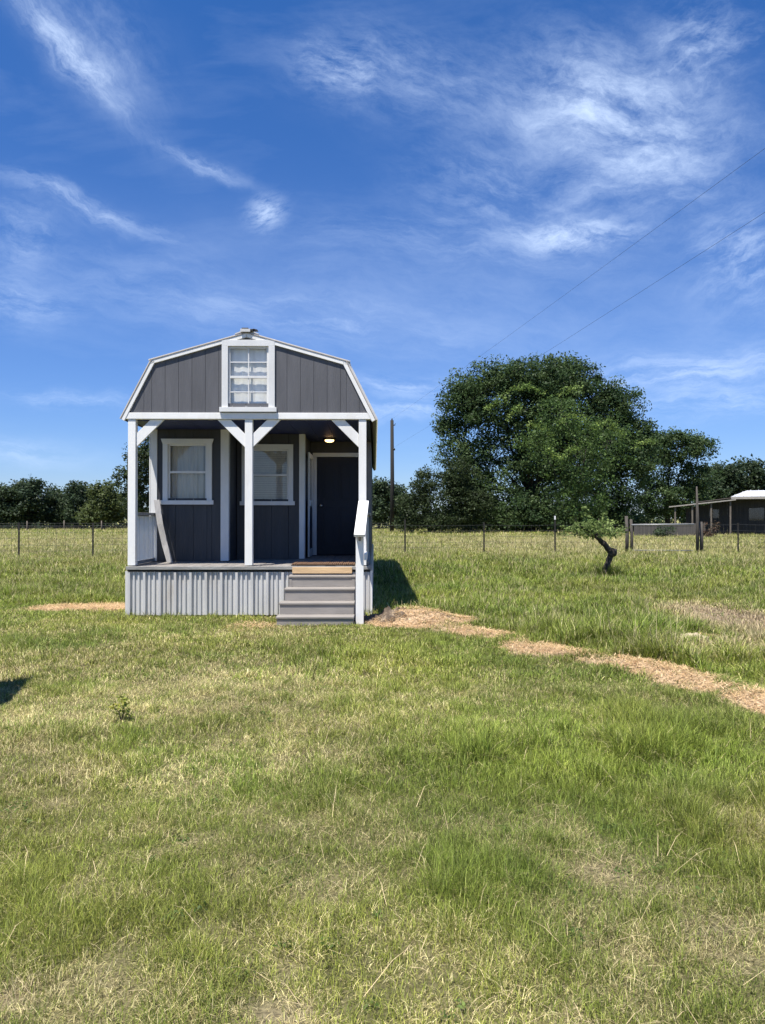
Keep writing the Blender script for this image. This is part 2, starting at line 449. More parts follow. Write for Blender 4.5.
def grass_zone(y0, y1, dens, margin, wscale, hscale):
    X, Y = scatter(y0, y1, dens, margin)
    dry, lush, brown, bare, tall, far, n3 = fields(X, Y)
    clump = fbm(X, Y, 9 / max(1, y0 / 8), 91, 2); tuft = sstep(.42, .72, fbm(X, Y, 3.2, 95, 2))
    keep = rng.random(len(X)) < np.clip(1 - .9 * bare - .45 * brown, 0.03, 1) * np.clip(.62 + .9 * (clump - .3), .25, 1)
    X, Y, dry, lush, brown, bare, tall, far, n3, clump, tuft = [q[keep] for q in (X, Y, dry, lush, brown, bare, tall, far, n3, clump, tuft)]
    n = len(X)
    isdry = rng.random(n) < np.clip(dry * 1.0 - .15 + .6 * brown, .06, .93)
    col = np.where(isdry[:, None], DRIES[rng.integers(0, 4, n)], GREENS[rng.integers(0, 4, n)])
    hue = fbm(X, Y, 1.1, 131)[:, None]
    col = np.where(isdry[:, None], col, col * (1 + (hue - .5) * np.array((.5, .15, .3))))
    lg = np.clip(lush, 0, 1)[:, None] * (~isdry)[:, None]
    col = col * (1 + lg * np.array((-.04, .06, -.1)))
    b_ = (brown * isdry)[:, None]; col = col * (1 - b_ * .7) + np.array((.36, .26, .19)) * b_ * .7
    col = col * (.86 + .28 * sstep(.3, .7, fbm(X, Y, .85, 211, 3)))[:, None]
    vr = .34 + 1.3 * rng.random(n) ** 1.25; col = col * (vr + (.92 - vr) * .6 * far)[:, None]
    H = (.032 + .04 * rng.random(n) + .03 * clump) * (.8 + .55 * tuft) * (1 - .6 * np.clip(np.maximum(brown, bare), 0, 1)) * (1 + 1.7 * np.clip(lush, 0, 1) * (.5 + .8 * tuft) * (Y < 10)) * (1 + 1.25 * tall * (.5 + .9 * n3)) * (1 + .25 * far)
    lxx, lyy = to_local(X, Y)
    H *= hscale * np.where(isdry, .95, 1) * (1 + .9 * sstep(-.22, -.02, lyy) * (lxx > 0) * (lxx < 2.35) * rng.random(n))
    lean = np.abs(rng.normal(0, .55, n)) + np.where(isdry, .35 * rng.random(n) + .5 * (1 - tall), .18)
    lean = np.minimum(lean, 1.5)
    W = (.0022 + .0018 * rng.random(n)) * wscale * (1 + .4 * tall)
    az = rng.random(n) * 2 * math.pi
    bend = .2 + .7 * rng.random(n)
    # seed stalks
    st = rng.random(n) < .03 * tall
    H = np.where(st, H * 1.45, H); lean = np.where(st, lean * .5, lean); W = np.where(st, W * .7, W)
    col = np.where(st[:, None], np.array((.46, .39, .21)) * (.7 + .5 * rng.random(n))[:, None], col)
    return X, Y, height(X, Y) - .004, H, W, az, lean, bend, col


Z = [grass_zone(1.2, 4.2, 28000, 1.2, .58, .80), grass_zone(4.2, 7, 15000, 1.3, .92, .9), grass_zone(7, 11, 7000, 1.5, 1.7, 1.0),
     grass_zone(11, 18, 4200, 2., 2.1, 1.05)]
cat_ = [np.concatenate(q) for q in zip(*Z)]
ribbons('grass', *cat_, M['grass'], 'short mown lawn, part green and part straw coloured, in front of the cabin', 'grass')
Z = [grass_zone(18, 34, 1300, 3, 3.6, 1.15), grass_zone(34, 60, 460, 5, 5.2, 1.25), grass_zone(60, 110, 90, 8, 10, 1.4)]
cat_ = [np.concatenate(q) for q in zip(*Z)]
ribbons('meadow_grass', *cat_, M['grass'], 'tall unmown field grass around the wire fence and out to the trees', 'grass')

# straw lying on the bare trail
X, Y = scatter(4.0, 14, 4200, 2)
_, _, _, bare, _, _, _ = fields(X, Y)
k = rng.random(len(X)) < np.clip(bare, 0, 1) * .9
X, Y = X[k], Y[k]; n = len(X)
col = np.array([(.70, .49, .26), (.60, .40, .20), (.80, .60, .35), (.38, .24, .12)])[rng.integers(0, 4, n)] * (.75 + .4 * rng.random(n))[:, None]
ribbons('straw', X, Y, height(X, Y) + .004 + .03 * rng.random(n), .04 + .09 * rng.random(n), .003 + .004 * rng.random(n), rng.random(n) * 6.283,
        1.2 + .35 * rng.random(n), .1 + .2 * rng.random(n), col, M['straw'], 'tan dry straw strewn along the dug trail beside the cabin', 'straw')

# long pale stalks lying in the foreground
X, Y = scatter(2.0, 7.5, 55, .8); n = len(X)
ribbons('dry_stalks', X, Y, height(X, Y) + .02, .06 + .2 * rng.random(n) ** 2.2, .0011 + .0009 * rng.random(n), rng.random(n) * 6.283,
        .9 + .55 * rng.random(n), .2 + .5 * rng.random(n), np.array((.66, .52, .30)) * (.8 + .4 * rng.random(n))[:, None], M['straw'],
        'long bleached grass stalks lying across the near lawn', 'stalks')
# low broadleaf weeds in the turf
X, Y = scatter(2.0, 12, 7, .8); k = fbm(X, Y, .9, 301) > .5; X, Y = X[k], Y[k]
WC = np.stack([X, Y, height(X, Y) + .02], -1); WR = .03 + .06 * rng.random(len(X))

# ================================================================= CABIN
cab = empty('cabin', (HX, HYD, 0), HROT)
tag(cab, 'charcoal gambrel roofed tiny cabin with white trim and corrugated skirting', 'cabin')
DZ, ZC = .77, 2.985        # deck level, porch ceiling


def strips(a0, a1, pitch, cuts=()):
    e = sorted(set([a0, a1] + [round(a0 + k * pitch, 4) for k in range(1, int((a1 - a0) / pitch) + 1)] + list(cuts)))
    return [(p, q) for p, q in zip(e[:-1], e[1:]) if q - p > .004 and p >= a0 - 1e-6 and q <= a1 + 1e-6]


def siding(mb, a0, a1, z0, ztop, d, sgn=-1, axis='x', hole=None, pitch=.2, gap=.011):
    """vertical grooved panel; a runs along the wall, d is the wall plane, sgn where it faces"""
    zt = ztop if callable(ztop) else (lambda t: ztop)
    cuts = hole[:2] if hole else ()
    pts = sorted(set(cuts))
    for p, q in strips(a0, a1, pitch, pts):
        for (u, v, lo, hi) in ((p + gap / 2, q - gap / 2, d, d + sgn * .014), (p, q, d - sgn * .03, d - sgn * .0005)):
            y0, y1 = min(lo, hi), max(lo, hi)
            rngs = [(z0, None)]
            if hole and u >= hole[0] - .02 and v <= hole[1] + .02:
                rngs = [(z0, hole[2]), (hole[3], None)]
            for za, zb in rngs:
                poly = [(u, za), (v, za), (v, zb if zb is not None else zt(v)), (u, zb if zb is not None else zt(u))]
                if axis == 'x': mb.prism(poly, y0, y1, 'y')
                else: mb.prism(poly, y0, y1, 'x')


PROF = [(-.105, 3.0), (.36, 3.90), (1.80, 4.31), (3.31, 3.885), (3.76, 2.99)]


def roofz(x, off=0.):
    return float(np.interp(x, [p[0] for p in PROF], [p[1] for p in PROF])) - off


# gable face (pieces split at the roof breaks)
mb = MB()
GWIN = ((222 - 128) / 66., (275 - 128) / 66., 3.15, 4.20)
hole = (GWIN[0] + .075, GWIN[1] - .075, 3.24, 4.12)
cuts = [.36, 1.80, 3.31]
for a0, a1 in ((.04, .36), (.36, 1.80), (1.80, 3.31), (3.31, 3.64)):
    h = None
    if a0 < hole[0] < a1: h = (hole[0], a1, hole[2], hole[3])
    elif a0 < hole[1] < a1: h = (a0, hole[1], hole[2], hole[3])
    siding(mb, a0, a1, 3.0955, lambda t: roofz(t, .065), .0, -1, 'x', h, pitch=.203, gap=.0045)
gable = mb.build('gable', M['grey_siding'], cab)

# header beam, posts and braces
MB().box(-.03, HW + .03, -.035, .085, 3.0, 3.095).build('header_beam', M['white'], cab, .004)
for x0 in (.005, 1.772, 3.50):
    MB().box(x0, x0 + .115, -.02, .095, DZ + .012, 2.998).build('post', M['white'], cab, .004)


def brace(xp, sx):
    mb = MB(); L_ = .35; t = .145
    poly = [(xp, 2.997 - L_ - t * .5), (xp, 2.997 - L_ + t * .9), (xp + sx * (L_ - t * .9), 2.997), (xp + sx * (L_ + t * .5), 2.997)]
    mb.prism(poly, .002, .05)
    return mb.build('brace', M['white'], cab, .003)


brace(.122, 1); brace(1.770, -1); brace(1.889, 1); brace(3.498, -1)

# roof: four slopes with standing ribs, one slab each
OV0, OV1 = -.02, HL + .12
roof_o = None
mb = MB()
P = [np.array(p) for p in PROF]
for (p, q, ext) in ((P[1], P[0], 0), (P[2], P[1], .05), (P[2], P[3], .05), (P[3], P[4], 0)):
    d = (q - p) / np.linalg.norm(q - p); nrm = np.array((-d[1], d[0]))
    if nrm[1] < 0: nrm = -nrm
    q2 = q + d * ext
    poly = [p + nrm * .004, q2 + nrm * .004, q2 + nrm * .022, p + nrm * .022]
    mb.prism([tuple(t) for t in poly], OV0, OV1)
    y = OV0 + .1
    while y < OV1:
        mb.prism([tuple(t) for t in (p + nrm * .0225, q2 + nrm * .0225, q2 + nrm * .04, p + nrm * .04)], y, y + .03)
        y += .23
roof_o = mb.build('roof', M['roof_metal'], cab)
mb = MB()
for (p, q) in ((P[1], P[0]), (P[2], P[1]), (P[2], P[3]), (P[3], P[4])):
    d = (q - p) / np.linalg.norm(q - p); nrm = np.array((-d[1], d[0]))
    if nrm[1] < 0: nrm = -nrm
    mb.prism([tuple(t) for t in (p - nrm * .045, q - nrm * .045, q + nrm * .002, p + nrm * .002)], OV0 + .03, OV1 - .02)
mb.build('roof_sheathing', M['roof_shade'], roof_o)
# rake boards at the front and a tan metal edge over them
for (p, q, ext) in ((P[1], P[0], .0), (P[2], P[1], .03), (P[2], P[3], .03), (P[3], P[4], .0)):
    d = (q - p) / np.linalg.norm(q - p); nrm = np.array((-d[1], d[0]))
    if nrm[1] < 0: nrm = -nrm
    q2 = q + d * ext
    mb = MB(); mb.prism([tuple(t) for t in (p - nrm * .066, q2 - nrm * .066, q2 - nrm * .008, p - nrm * .008)], OV0 - .022, OV0 + .028)
    rk = mb.build('rake_board', M['white'], cab, .003)
    mb = MB(); mb.prism([tuple(t) for t in (p - nrm * .006, q2 - nrm * .006, q2 + nrm * .003, p + nrm * .003)], OV0 - .03, OV0 + .01)
    mb.build('drip_edge', M['rake_tan'], rk)
# ridge cap with an upturned end
mb = MB()
mb.prism([(1.62, 4.285), (1.80, 4.345), (1.98, 4.285), (1.98, 4.30), (1.80, 4.372), (1.62, 4.30)], OV0 - .01, OV1 + .01)
rc = mb.build('ridge_cap', M['roof_metal'], roof_o)
mb = MB(); mb.box(1.71, 1.90, OV0 - .05, OV0 + .12, 4.325, 4.36); mb.box(1.73, 1.83, OV0 - .055, OV0 + .08, 4.362, 4.378); mb.prism([(1.85, 4.362), (1.96, 4.362), (1.90, 4.378)], OV0, OV0 + .15)
mb.build('ridge_end', M['dark_metal'], cab, .004)
MB().box(1.71, 1.86, OV0 - .06, OV0 - .052, 4.315, 4.36).build('ridge_patch', M['galv'], cab)

# soffit / ceiling, deck
mb = MB(); x = .0
while x < HW - .01:
    mb.box(x + .003, min(x + .30, HW) - .003, .09, 3.26, ZC, ZC + .02); x += .30
mb.box(0, HW, .09, 3.26, ZC + .021, ZC + .06)
mb.build('porch_ceiling', M['ceiling'], cab)
mb = MB(); x = .0
while x < HW - .02:
    mb.box(x, min(x + .138, HW), -.03, 3.30, DZ - .035, DZ + random.uniform(-.002, .002)); x += .143
mb.build('porch_deck', M['deck'], cab, .003)
MB().box(-.01, HW + .01, -.056, -.033, DZ - .05, DZ - .002).build('deck_fascia', M['deck_edge'], cab, .003)
MB().box(2.50, 3.40, -.095, -.058, DZ - .105, DZ - .012).build('bare_riser_board', M['new_wood'], cab, .003)

# skirting: ribbed steel sheets
def ribbed(mb, a0, a1, z0, z1, d, sgn, axis='x', pitch=.232):
    prof = []; a = a0
    def add(t, h):
        if a0 - 1e-6 <= t <= a1 + 1e-6: prof.append((t, d + sgn * h))
    while a < a1:
        for t, h in ((0, 0), (.010, .040), (.046, .040), (.054, 0), (.080, 0), (.088, .024), (.112, .024), (.120, 0), (.150, 0), (.158, .024), (.184, .024), (.192, 0)):
            add(a + t, h)
        a += pitch
    prof.append((a1, d))
    th = .0015
    back = [(t, h - sgn * th) for t, h in prof]
    n = len(prof)
    def P3(t, h, z): return (t, h, z) if axis == 'x' else (h, t, z)
    vs = []; fs = []
    for row in (prof, back):
        for t, h in row: vs += [P3(t, h, z0), P3(t, h, z1)]
    for o in (0, 2 * n):
        for i in range(n - 1): fs.append((o + 2 * i, o + 2 * i + 2, o + 2 * i + 3, o + 2 * i + 1))
    mb.add(vs, fs)


mb = MB(); ribbed(mb, .0, HW, .03, DZ - .088, .0, -1)
mb.build('skirting', M['galv'], cab)
mb = MB(); ribbed(mb, .0, HL, .03, DZ - .072, HW, 1, 'y'); mb.build('skirting', M['galv'], cab)
mb = MB(); ribbed(mb, .0, HL, .03, DZ - .072, 0., -1, 'y'); mb.build('skirting', M['galv'], cab)
MB().box(-.01, HW + .01, .002, .03, DZ - .085, DZ - .052).build('deck_shadow_strip', M['dark_metal'], cab)  # dark strip put in as the shadow line under the deck
MB().box(HW + .004, HW + .034, -.03, .0, .02, DZ - .072).build('skirting_corner', M['white'], cab)

# ---- walls of the porch and the body
LA, LB, LC = 1.22, 1.90, 3.27
WA = (.20, 1.02, 1.745, 2.825); WB = (1.40, 2.305, 1.745, 2.80)


def inset(w, t): return (w[0] + t, w[1] - t, w[2] + t, w[3] - t)


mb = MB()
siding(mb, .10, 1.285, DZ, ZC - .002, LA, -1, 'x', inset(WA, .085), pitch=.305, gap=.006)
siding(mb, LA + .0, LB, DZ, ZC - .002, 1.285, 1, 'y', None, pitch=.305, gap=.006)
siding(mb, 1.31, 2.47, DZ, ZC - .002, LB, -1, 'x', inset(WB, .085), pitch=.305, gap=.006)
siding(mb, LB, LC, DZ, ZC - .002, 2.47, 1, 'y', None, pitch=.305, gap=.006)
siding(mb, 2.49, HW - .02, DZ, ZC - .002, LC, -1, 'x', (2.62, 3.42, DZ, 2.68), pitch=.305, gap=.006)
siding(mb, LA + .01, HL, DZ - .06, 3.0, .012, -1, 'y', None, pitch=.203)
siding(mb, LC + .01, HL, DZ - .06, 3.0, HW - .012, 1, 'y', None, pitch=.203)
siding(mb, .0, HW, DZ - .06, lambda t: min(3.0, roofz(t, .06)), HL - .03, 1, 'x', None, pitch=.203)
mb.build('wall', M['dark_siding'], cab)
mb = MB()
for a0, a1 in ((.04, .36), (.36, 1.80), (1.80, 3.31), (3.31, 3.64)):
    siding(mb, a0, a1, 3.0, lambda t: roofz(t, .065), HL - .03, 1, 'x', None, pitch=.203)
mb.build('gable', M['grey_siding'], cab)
# inside linings so no daylight shows behind the curtains
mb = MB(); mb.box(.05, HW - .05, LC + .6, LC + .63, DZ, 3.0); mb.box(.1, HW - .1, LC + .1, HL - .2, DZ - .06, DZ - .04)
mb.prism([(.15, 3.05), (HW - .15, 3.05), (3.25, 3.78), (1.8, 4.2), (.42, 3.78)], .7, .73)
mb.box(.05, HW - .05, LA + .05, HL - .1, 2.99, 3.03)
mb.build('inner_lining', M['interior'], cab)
# corner boards
for (x0, x1, y0, y1) in ((.0, .105, LA - .036, LA - .015), (-.024, -.003, LA - .036, LA + .10), (1.165, 1.30, LA - .036, LA - .015), (1.288, 1.299, LA - .013, LA + .1),
                         (2.41, 2.50, LB - .036, LB - .015), (2.487, 2.509, LB - .013, LB + .09)):
    MB().box(x0, x1, y0, y1, DZ + .012, ZC - .003).build('corner_board', M['trim_white'], cab, .003)


# ---- windows
def window(w, y, cur, rows=1, muntins=False, crown=False, trim=.085, sillx=.03):
    x0, x1, z0, z1 = w; mb = MB(); f = y - .046; bk = y - .0145
    mb.box(x0, x0 + trim, f, bk, z0 + .05, z1 - trim); mb.box(x1 - trim, x1, f, bk, z0 + .05, z1 - trim)
    if crown: mb.prism([(x0, z1 - trim), (x1, z1 - trim), (x1 + .03, z1), (x0 - .03, z1)], f - .008, bk)
    else: mb.box(x0, x1, f, bk, z1 - trim, z1)
    wo = mb.build('window', M['trim_white'], cab, .003)
    MB().box(x0 - sillx, x1 + sillx, f - .03, bk, z0 - .02, z0 + .05).build('sill', M['trim_white'], wo, .003)
    a0, a1, b0, b1 = x0 + trim, x1 - trim, z0 + .05, z1 - trim
    mb = MB(); s = .03; d0, d1 = y - .012, y + .02; mid = (b0 + b1) / 2
    mb.box(a0, a0 + s, d0, d1, b0, b1); mb.box(a1 - s, a1, d0, d1, b0, b1); mb.box(a0 + s, a1 - s, d0, d1, b0, b0 + s); mb.box(a0 + s, a1 - s, d0, d1, b1 - s, b1)
    mb.box(a0 + s, a1 - s, d0 - .004, d1, mid - .018, mid + .018)
    if muntins:
        c = (a0 + a1) / 2
        for u, v in ((b0 + s, mid - .018), (mid + .018, b1 - s)):
            mb.box(c - .009, c + .009, d0 + .003, d1 - .008, u, v)
            h = (u + v) / 2
            mb.box(a0 + s, c - .009, d0 + .004, d1 - .009, h - .008, h + .008); mb.box(c + .009, a1 - s, d0 + .004, d1 - .009, h - .008, h + .008)
    mb.build('sash', M['trim_white'], wo, .002)
    MB().box(a0 + s - .004, a1 - s + .004, y + .006, y + .009, b0 + s - .004, b1 - s + .004).build('pane', M['glass'], wo)
    # curtain
    mb = MB(); n = 140; vs = []; fs = []
    for i in range(n + 1):
        t = i / n; x = a0 - .01 + t * (a1 - a0 + .02)
        yy = y + (.06 if muntins else .085) + (.0008 if muntins else .012) * math.sin(t * 34 + 1.3 * math.sin(t * 9)) + (.0004 if muntins else .004) * math.sin(t * 71)
        vs += [(x, yy, b0 - .02), (x, yy + .004 * math.sin(t * 31), b1 + .02)]
    fs = [(2 * i, 2 * i + 2, 2 * i + 3, 2 * i + 1) for i in range(n)]
    if cur == 'blind':
        z = b0
        while z < b1: mb.box(a0 - .01, a1 + .01, y + .06, y + .075, z, z + .036); z += .04
        mb.build('blind', M['blind'], wo)
    else:
        mb.add(vs, fs, True); mb.build('curtain', M[cur], wo)
    return wo


window((GWIN[0], GWIN[1], 3.125, 4.20), .0, 'curtain', muntins=True, trim=.095)
window(WA, LA, 'curtain_grey', crown=True)
window(WB, LB, 'blind')

# ---- door, casing, storm door, lamp
mb = MB()
mb.box(2.54, 2.617, LC - .04, LC - .0145, DZ + .012, 2.685); mb.box(3.423, 3.50, LC - .04, LC - .0145, DZ + .012, 2.685); mb.box(2.54, 3.50, LC - .042, LC - .0145, 2.687, 2.765)
door = MB().box(2.625, 3.415, LC + .0, LC + .04, DZ + .015, 2.675).build('door', M['door'], cab, .003)
mb.build('casing', M['trim_white'], door, .003)
for (x0, x1, z0, z1) in ((2.72, 2.98, 1.85, 2.55), (3.06, 3.32, 1.85, 2.55), (2.72, 2.98, .95, 1.7), (3.06, 3.32, .95, 1.7)):
    mb = MB()
    mb.box(x0, x1, LC - .006, LC - .001, z0, z1); mb.box(x0 + .04, x1 - .04, LC - .014, LC - .0065, z0 + .04, z1 - .04)
    mb.build('door_panel', M['door'], door, .004)
mb = MB(); mb.tube([(2.70, LC - .002, 1.74), (2.70, LC - .05, 1.74)], .012, 10); mb.tube([(2.70, LC - .05, 1.74), (2.70, LC - .062, 1.74), (2.70, LC - .085, 1.74)], [.02, .03, .022], 12)
mb.build('handle', M['chrome'], door)
# storm door folded back along the side wall
sd = MB(); X0, X1 = 2.525, 2.555
ya, yb = 2.30, 3.17
sd.box(X0, X1, ya, ya + .09, DZ + .02, 2.70); sd.box(X0, X1, yb - .09, yb, DZ + .02, 2.70)
for z0, z1 in ((DZ + .02, DZ + .16), (1.72, 1.83), (2.61, 2.70)): sd.box(X0, X1, ya + .09, yb - .09, z0, z1)
sdo = sd.build('storm_door', M['trim_white'], cab, .003)
MB().box(X0 + .012, X0 + .016, ya + .088, yb - .088, 1.828, 2.612).build('pane', M['glass'], sdo)
MB().box(X0 + .01, X0 + .02, ya + .088, yb - .088, DZ + .158, 1.722).build('kick_panel', M['door'], sdo)
mb = MB(); mb.tube([(X1, ya + .045, 1.70), (X1 + .04, ya + .045, 1.70), (X1 + .04, ya + .045, 1.84), (X1, ya + .045, 1.84)], .008, 8)
mb.build('handle', M['chrome'], sdo)
lx, ly = 2.90, 2.62
mb = MB().lathe([(.12, ZC - .03), (.12, ZC - .001)], lx, ly)
lo = mb.build('porch_light', M['dark_metal'], cab)
MB().lathe([(.02, ZC - .075), (.05, ZC - .072), (.08, ZC - .055), (.085, ZC - .031)], lx, ly).build('lamp_shade', M['lamp'], lo)

# ---- half walls left and right
for side, xx, sg in ((0, .045, 1), (1, HW - .045, -1)):
    y1 = LA - .04 if side == 0 else 3.22
    mb = MB(); ribbed(mb, .11, y1, DZ + .07, 1.53, xx, sg, 'y', pitch=.232)
    hw = mb.build('half_wall', M['panel'] if side == 0 else M['galv'], cab)
    MB().box(xx - .045, xx + .045, .1, y1, 1.54, 1.585).build('cap_rail', M['deck_edge'], hw, .003)
    MB().box(xx - .03, xx + .03, .1, y1, DZ + .012, DZ + .065).build('bottom_rail', M['deck_edge'], hw, .003)
MB().box(HW - .08, HW - .0, LC - .09, LC - .018, DZ + .012, ZC - .003).build('post', M['board_grey'], cab, .003)

# ---- steps: local coordinates in front of the deck
TR = [(-1.06, .135, 2.375), (-.80, .30, 2.385), (-.53, .475, 2.43), (-.25, .64, 2.46)]
SR = 3.455
st = empty('steps', (0, 0, 0)); st.parent = cab
for xs in (2.47, SR - .05):
    mb = MB().prism([(-.06, .02), (-.06, .60), (-.24, .60), (-.24, .43), (-.51, .43), (-.51, .255), (-.78, .255), (-.78, .09), (-1.03, .09), (-1.03, .02)], xs, xs + .04, 'x')
    mb.build('stringer', M['step'], st)
for k, (y, z, xl) in enumerate(TR):
    yb = TR[k + 1][0] + .02 if k < 3 else -.06
    MB().box(xl, SR, y, yb + .015, z - .026, z).build('tread', M['step'], st, .004)
    zl = TR[k - 1][1] + .003 if k else .012
    MB().box(xl + .012, SR - .012, y + .016, y + .04, zl, z - .028).build('riser', M['step'], st)
MB().box(2.46, SR, -.075, -.058, .643, .655).build('riser', M['step'], st)

# ---- handrail
mb = MB(); mb.beam((3.53, -.98, 1.255), (3.575, -.055, 1.745), .155, .04)
hr = mb.build('handrail', M['white'], cab, .004)
mb = MB(); mb.beam((3.53, -.93, 1.215), (3.572, -.055, 1.675), .035, .09); mb.build('under_rail', M['board_grey'], hr, .003)
MB().box(3.475, 3.585, -.83, -.72, .0, 1.255).build('newel_post', M['white'], hr, .004)
MB().box(3.59, 3.63, -.80, -.06, .9, .99).build('lower_rail', M['white'], hr, .003)

# ---- loose things on the porch
c, s_ = math.cos(HROT), math.sin(HROT)


def W3(lx, ly, z): return (HX + lx * c - ly * s_, HYD + lx * s_ + ly * c, z)


mb = MB()
pts = [(.40, .90, DZ + .004), (.30, .97, 1.05), (.205, 1.02, 1.4), (.15, 1.08, 1.66), (.125, 1.11, 1.80)]
vs = []; fs = []
for i, (x, y, z) in enumerate(pts):
    w = .05
    vs += [W3(x - w, y, z), W3(x + w, y - .012, z), W3(x + w, y + .010, z + .003), W3(x - w, y + .022, z + .003)]
for i in range(len(pts) - 1):
    for k in range(4): fs.append((i * 4 + k, i * 4 + (k + 1) % 4, i * 4 + 4 + (k + 1) % 4, i * 4 + 4 + k))
fs += [(3, 2, 1, 0), tuple(range((len(pts) - 1) * 4, len(pts) * 4))]
tag(mb.add(vs, fs).build('plank', M['plank']), 'warped grey plank leaning in the left corner of the porch', 'plank')
mt = empty('doormat', W3(2.95, .26, DZ + .003), HROT)
tag(mt, 'brown bristle doormat at the top of the steps', 'doormat')
MB().box(-.48, .48, -.26, .26, 0, .012).build('backing', M['dark_metal'], mt)
mb = MB(); x = -.47
while x < .47: mb.box(x, x + .022, -.25, .25, .0125, .030 + random.uniform(-.004, .004)); x += .031
mb.build('bristles', M['mat_brown'], mt)

# dug soil heap by the steps
def heap(name, cx, cy, rx, ry, h, m, seed, label, cat, amp=.35):
    n1, n2 = 56, 40; vs = []; fs = []
    for j in range(n2 + 1):
        for i_ in range(n1):
            r_ = j / n2; t = 2 * math.pi * i_ / n1
            rr = r_ * (1 + .25 * math.sin(3 * t + seed) + .12 * math.sin(7 * t))
            x = cx + rx * rr * math.cos(t); y = cy + ry * rr * math.sin(t)
            nn = float(fbm(np.array([x]), np.array([y]), 9, seed)[0]) + .5 * float(fbm(np.array([x]), np.array([y]), 28, seed + 4)[0]) - .75
            z = h * (1 - r_ ** 2) * (1 + amp * 2 * nn) + (.13 if amp > .3 else .04) * nn * (1 - r_ ** 3)
            vs.append((x, y, float(height(np.array([x]), np.array([y]))[0]) + z - .015))
    for j in range(n2):
        for i_ in range(n1): fs.append((j * n1 + i_, j * n1 + (i_ + 1) % n1, (j + 1) * n1 + (i_ + 1) % n1, (j + 1) * n1 + i_))
    return tag(MB().add(vs, fs, True).build(name, m), label, cat)


heap('soil_heap', .02, 11.1, .38, .34, .085, M['dirt'], 5, 'dark crumbly heap of dug soil beside the foot of the steps', 'soil heap', .45)

sxp, syp = ground_pt(690, 641)
heap('straw_clump', sxp, syp, .26, .15, .10, M['pale_straw'], 9, 'small pale clump of dry straw lying beyond the trail', 'straw clump', .2)

# ================================================================= FENCES, GATE, POLE, WIRES
def tpost(parent, x, y, h, tip=False):
    mb = MB(); z0 = float(height(np.array([x]), np.array([y]))[0]) - .1
    mb.box(x - .03, x + .03, y - .005, y + .005, z0, h); mb.box(x - .005, x + .005, y + .0055, y + .045, z0, h)
    z = .2
    while z < h - .1: mb.box(x - .008, x + .008, y - .012, y - .0045, z, z + .02); z += .15
    o = mb.build('metal_post', M['tpost'], parent)
    if tip: MB().box(x - .026, x + .026, y - .016, y + .044, h + .001, h + .15).build('post_cap', M['white'], o)
    return o


def wirenet(parent, pts, zs, vstep, r=.004):
    """horizontal strands and vertical stays between posts"""
    mb = MB()
    for (a, b) in zip(pts[:-1], pts[1:]):
        a = np.array(a); b = np.array(b); Ld = np.linalg.norm(b - a); n = max(2, int(Ld / vstep))
        for z in zs:
            q = [(*(a + (b - a) * t), z - .03 * math.sin(math.pi * t)) for t in np.linspace(0, 1, 5)]
            mb.tube(q, r, 4, False)
        for k in range(1, n):
            p = a + (b - a) * k / n
            mb.tube([(*p, zs[0]), (*p, zs[-1])], r * .8, 4, False)
    return mb.build('wire_mesh', M['wire'], parent)


fposts = [(-60, 28.0), (19, 27.0), (93, 27.8), (170, 28.6), (245, 29.4), (325, 29.8), (405, 30.0), (484, 31.0), (555, 31.0), (627, 31.2)]
pts = [(at(p, y), y) for p, y in fposts]
fen = empty('wire_fence', (0, 0, 0)); tag(fen, 'long wire fence on thin dark posts crossing the field behind the cabin', 'fence')
for k, (x, y) in enumerate(pts[:-1]): tpost(fen, x, y, 1.32 + .12 * (k in (6, 8)) + random.uniform(-.04, .04), tip=(k == 8))
wirenet(fen, pts, (.15, .35, .55, .78, 1.0, 1.22), .3)


def wpost(parent, x, y, h, r, lean=0., name='wooden_post'):
    mb = MB(); mb.tube([(x, y, -.15), (x + lean * .4, y, h * .4), (x + lean, y, h)], [r * 1.05, r, r * .92], 10)
    return mb.build(name, M['post_wood'], parent)


gate = empty('pipe_gate', (at(662, 31), 31, 0)); tag(gate, 'pale pipe and wire gate hung between wooden posts', 'gate')
gx0, gx1 = at(631.5, 31) - gate.location.x, at(695, 30.6) - gate.location.x
mb = MB(); mb.tube([(gx0, 0, 1.22), (gx1, -.3, 1.25)], .036, 10); mb.build('top_rail', M['gate_pipe'], gate)
mb = MB(); mb.tube([(gx0, 0, .2), (gx1, -.3, .2)], .02, 8); mb.build('bottom_rail', M['gate_pipe'], gate)
wirenet(gate, [(gx0, 0), (gx1, -.3)], (.2, .45, .7, .95, 1.18), .15, .004)
for nm, px, y, h, r_, lab in (('gate_post', 626.8, 31.2, 1.58, .07, 'short weathered wooden post with a pale top on the near end of the pipe gate'),
                             ('gate_post', 631.5, 31.4, 1.45, .06, 'thin wooden brace post close beside the pale topped gate post'),
                             ('gate_post', 697.3, 30.4, 2.75, .062, 'tall thin gate post standing well above the fence'),
                             ('gate_post', 701.3, 30.8, 1.35, .07, 'short dark post just behind the tall gate post')):
    x = at(px, y)
    o = MB().tube([(x, y, -.15), (x + .01, y, h * .5), (x - .02, y, h)], [r_ * 1.05, r_, r_ * (.45 if h > 2 else .9)], 10).build(nm, M['gate_wood'])
    tag(o, lab, 'gate post', 'posts of the pipe gate')
    if h > 1.6 and h < 2:
        MB().lathe([(r_ * 1.05, h - .2), (r_ * 1.25, h - .17), (r_ * 1.15, h + .0), (r_ * .8, h + .03)], x - .02, y, 8).build('pale_cap', M['board_grey'], o)
fen2 = empty('wire_fence', (0, 0, 0)); tag(fen2, 'wire fence running right from the tall gate post past the low house', 'fence')
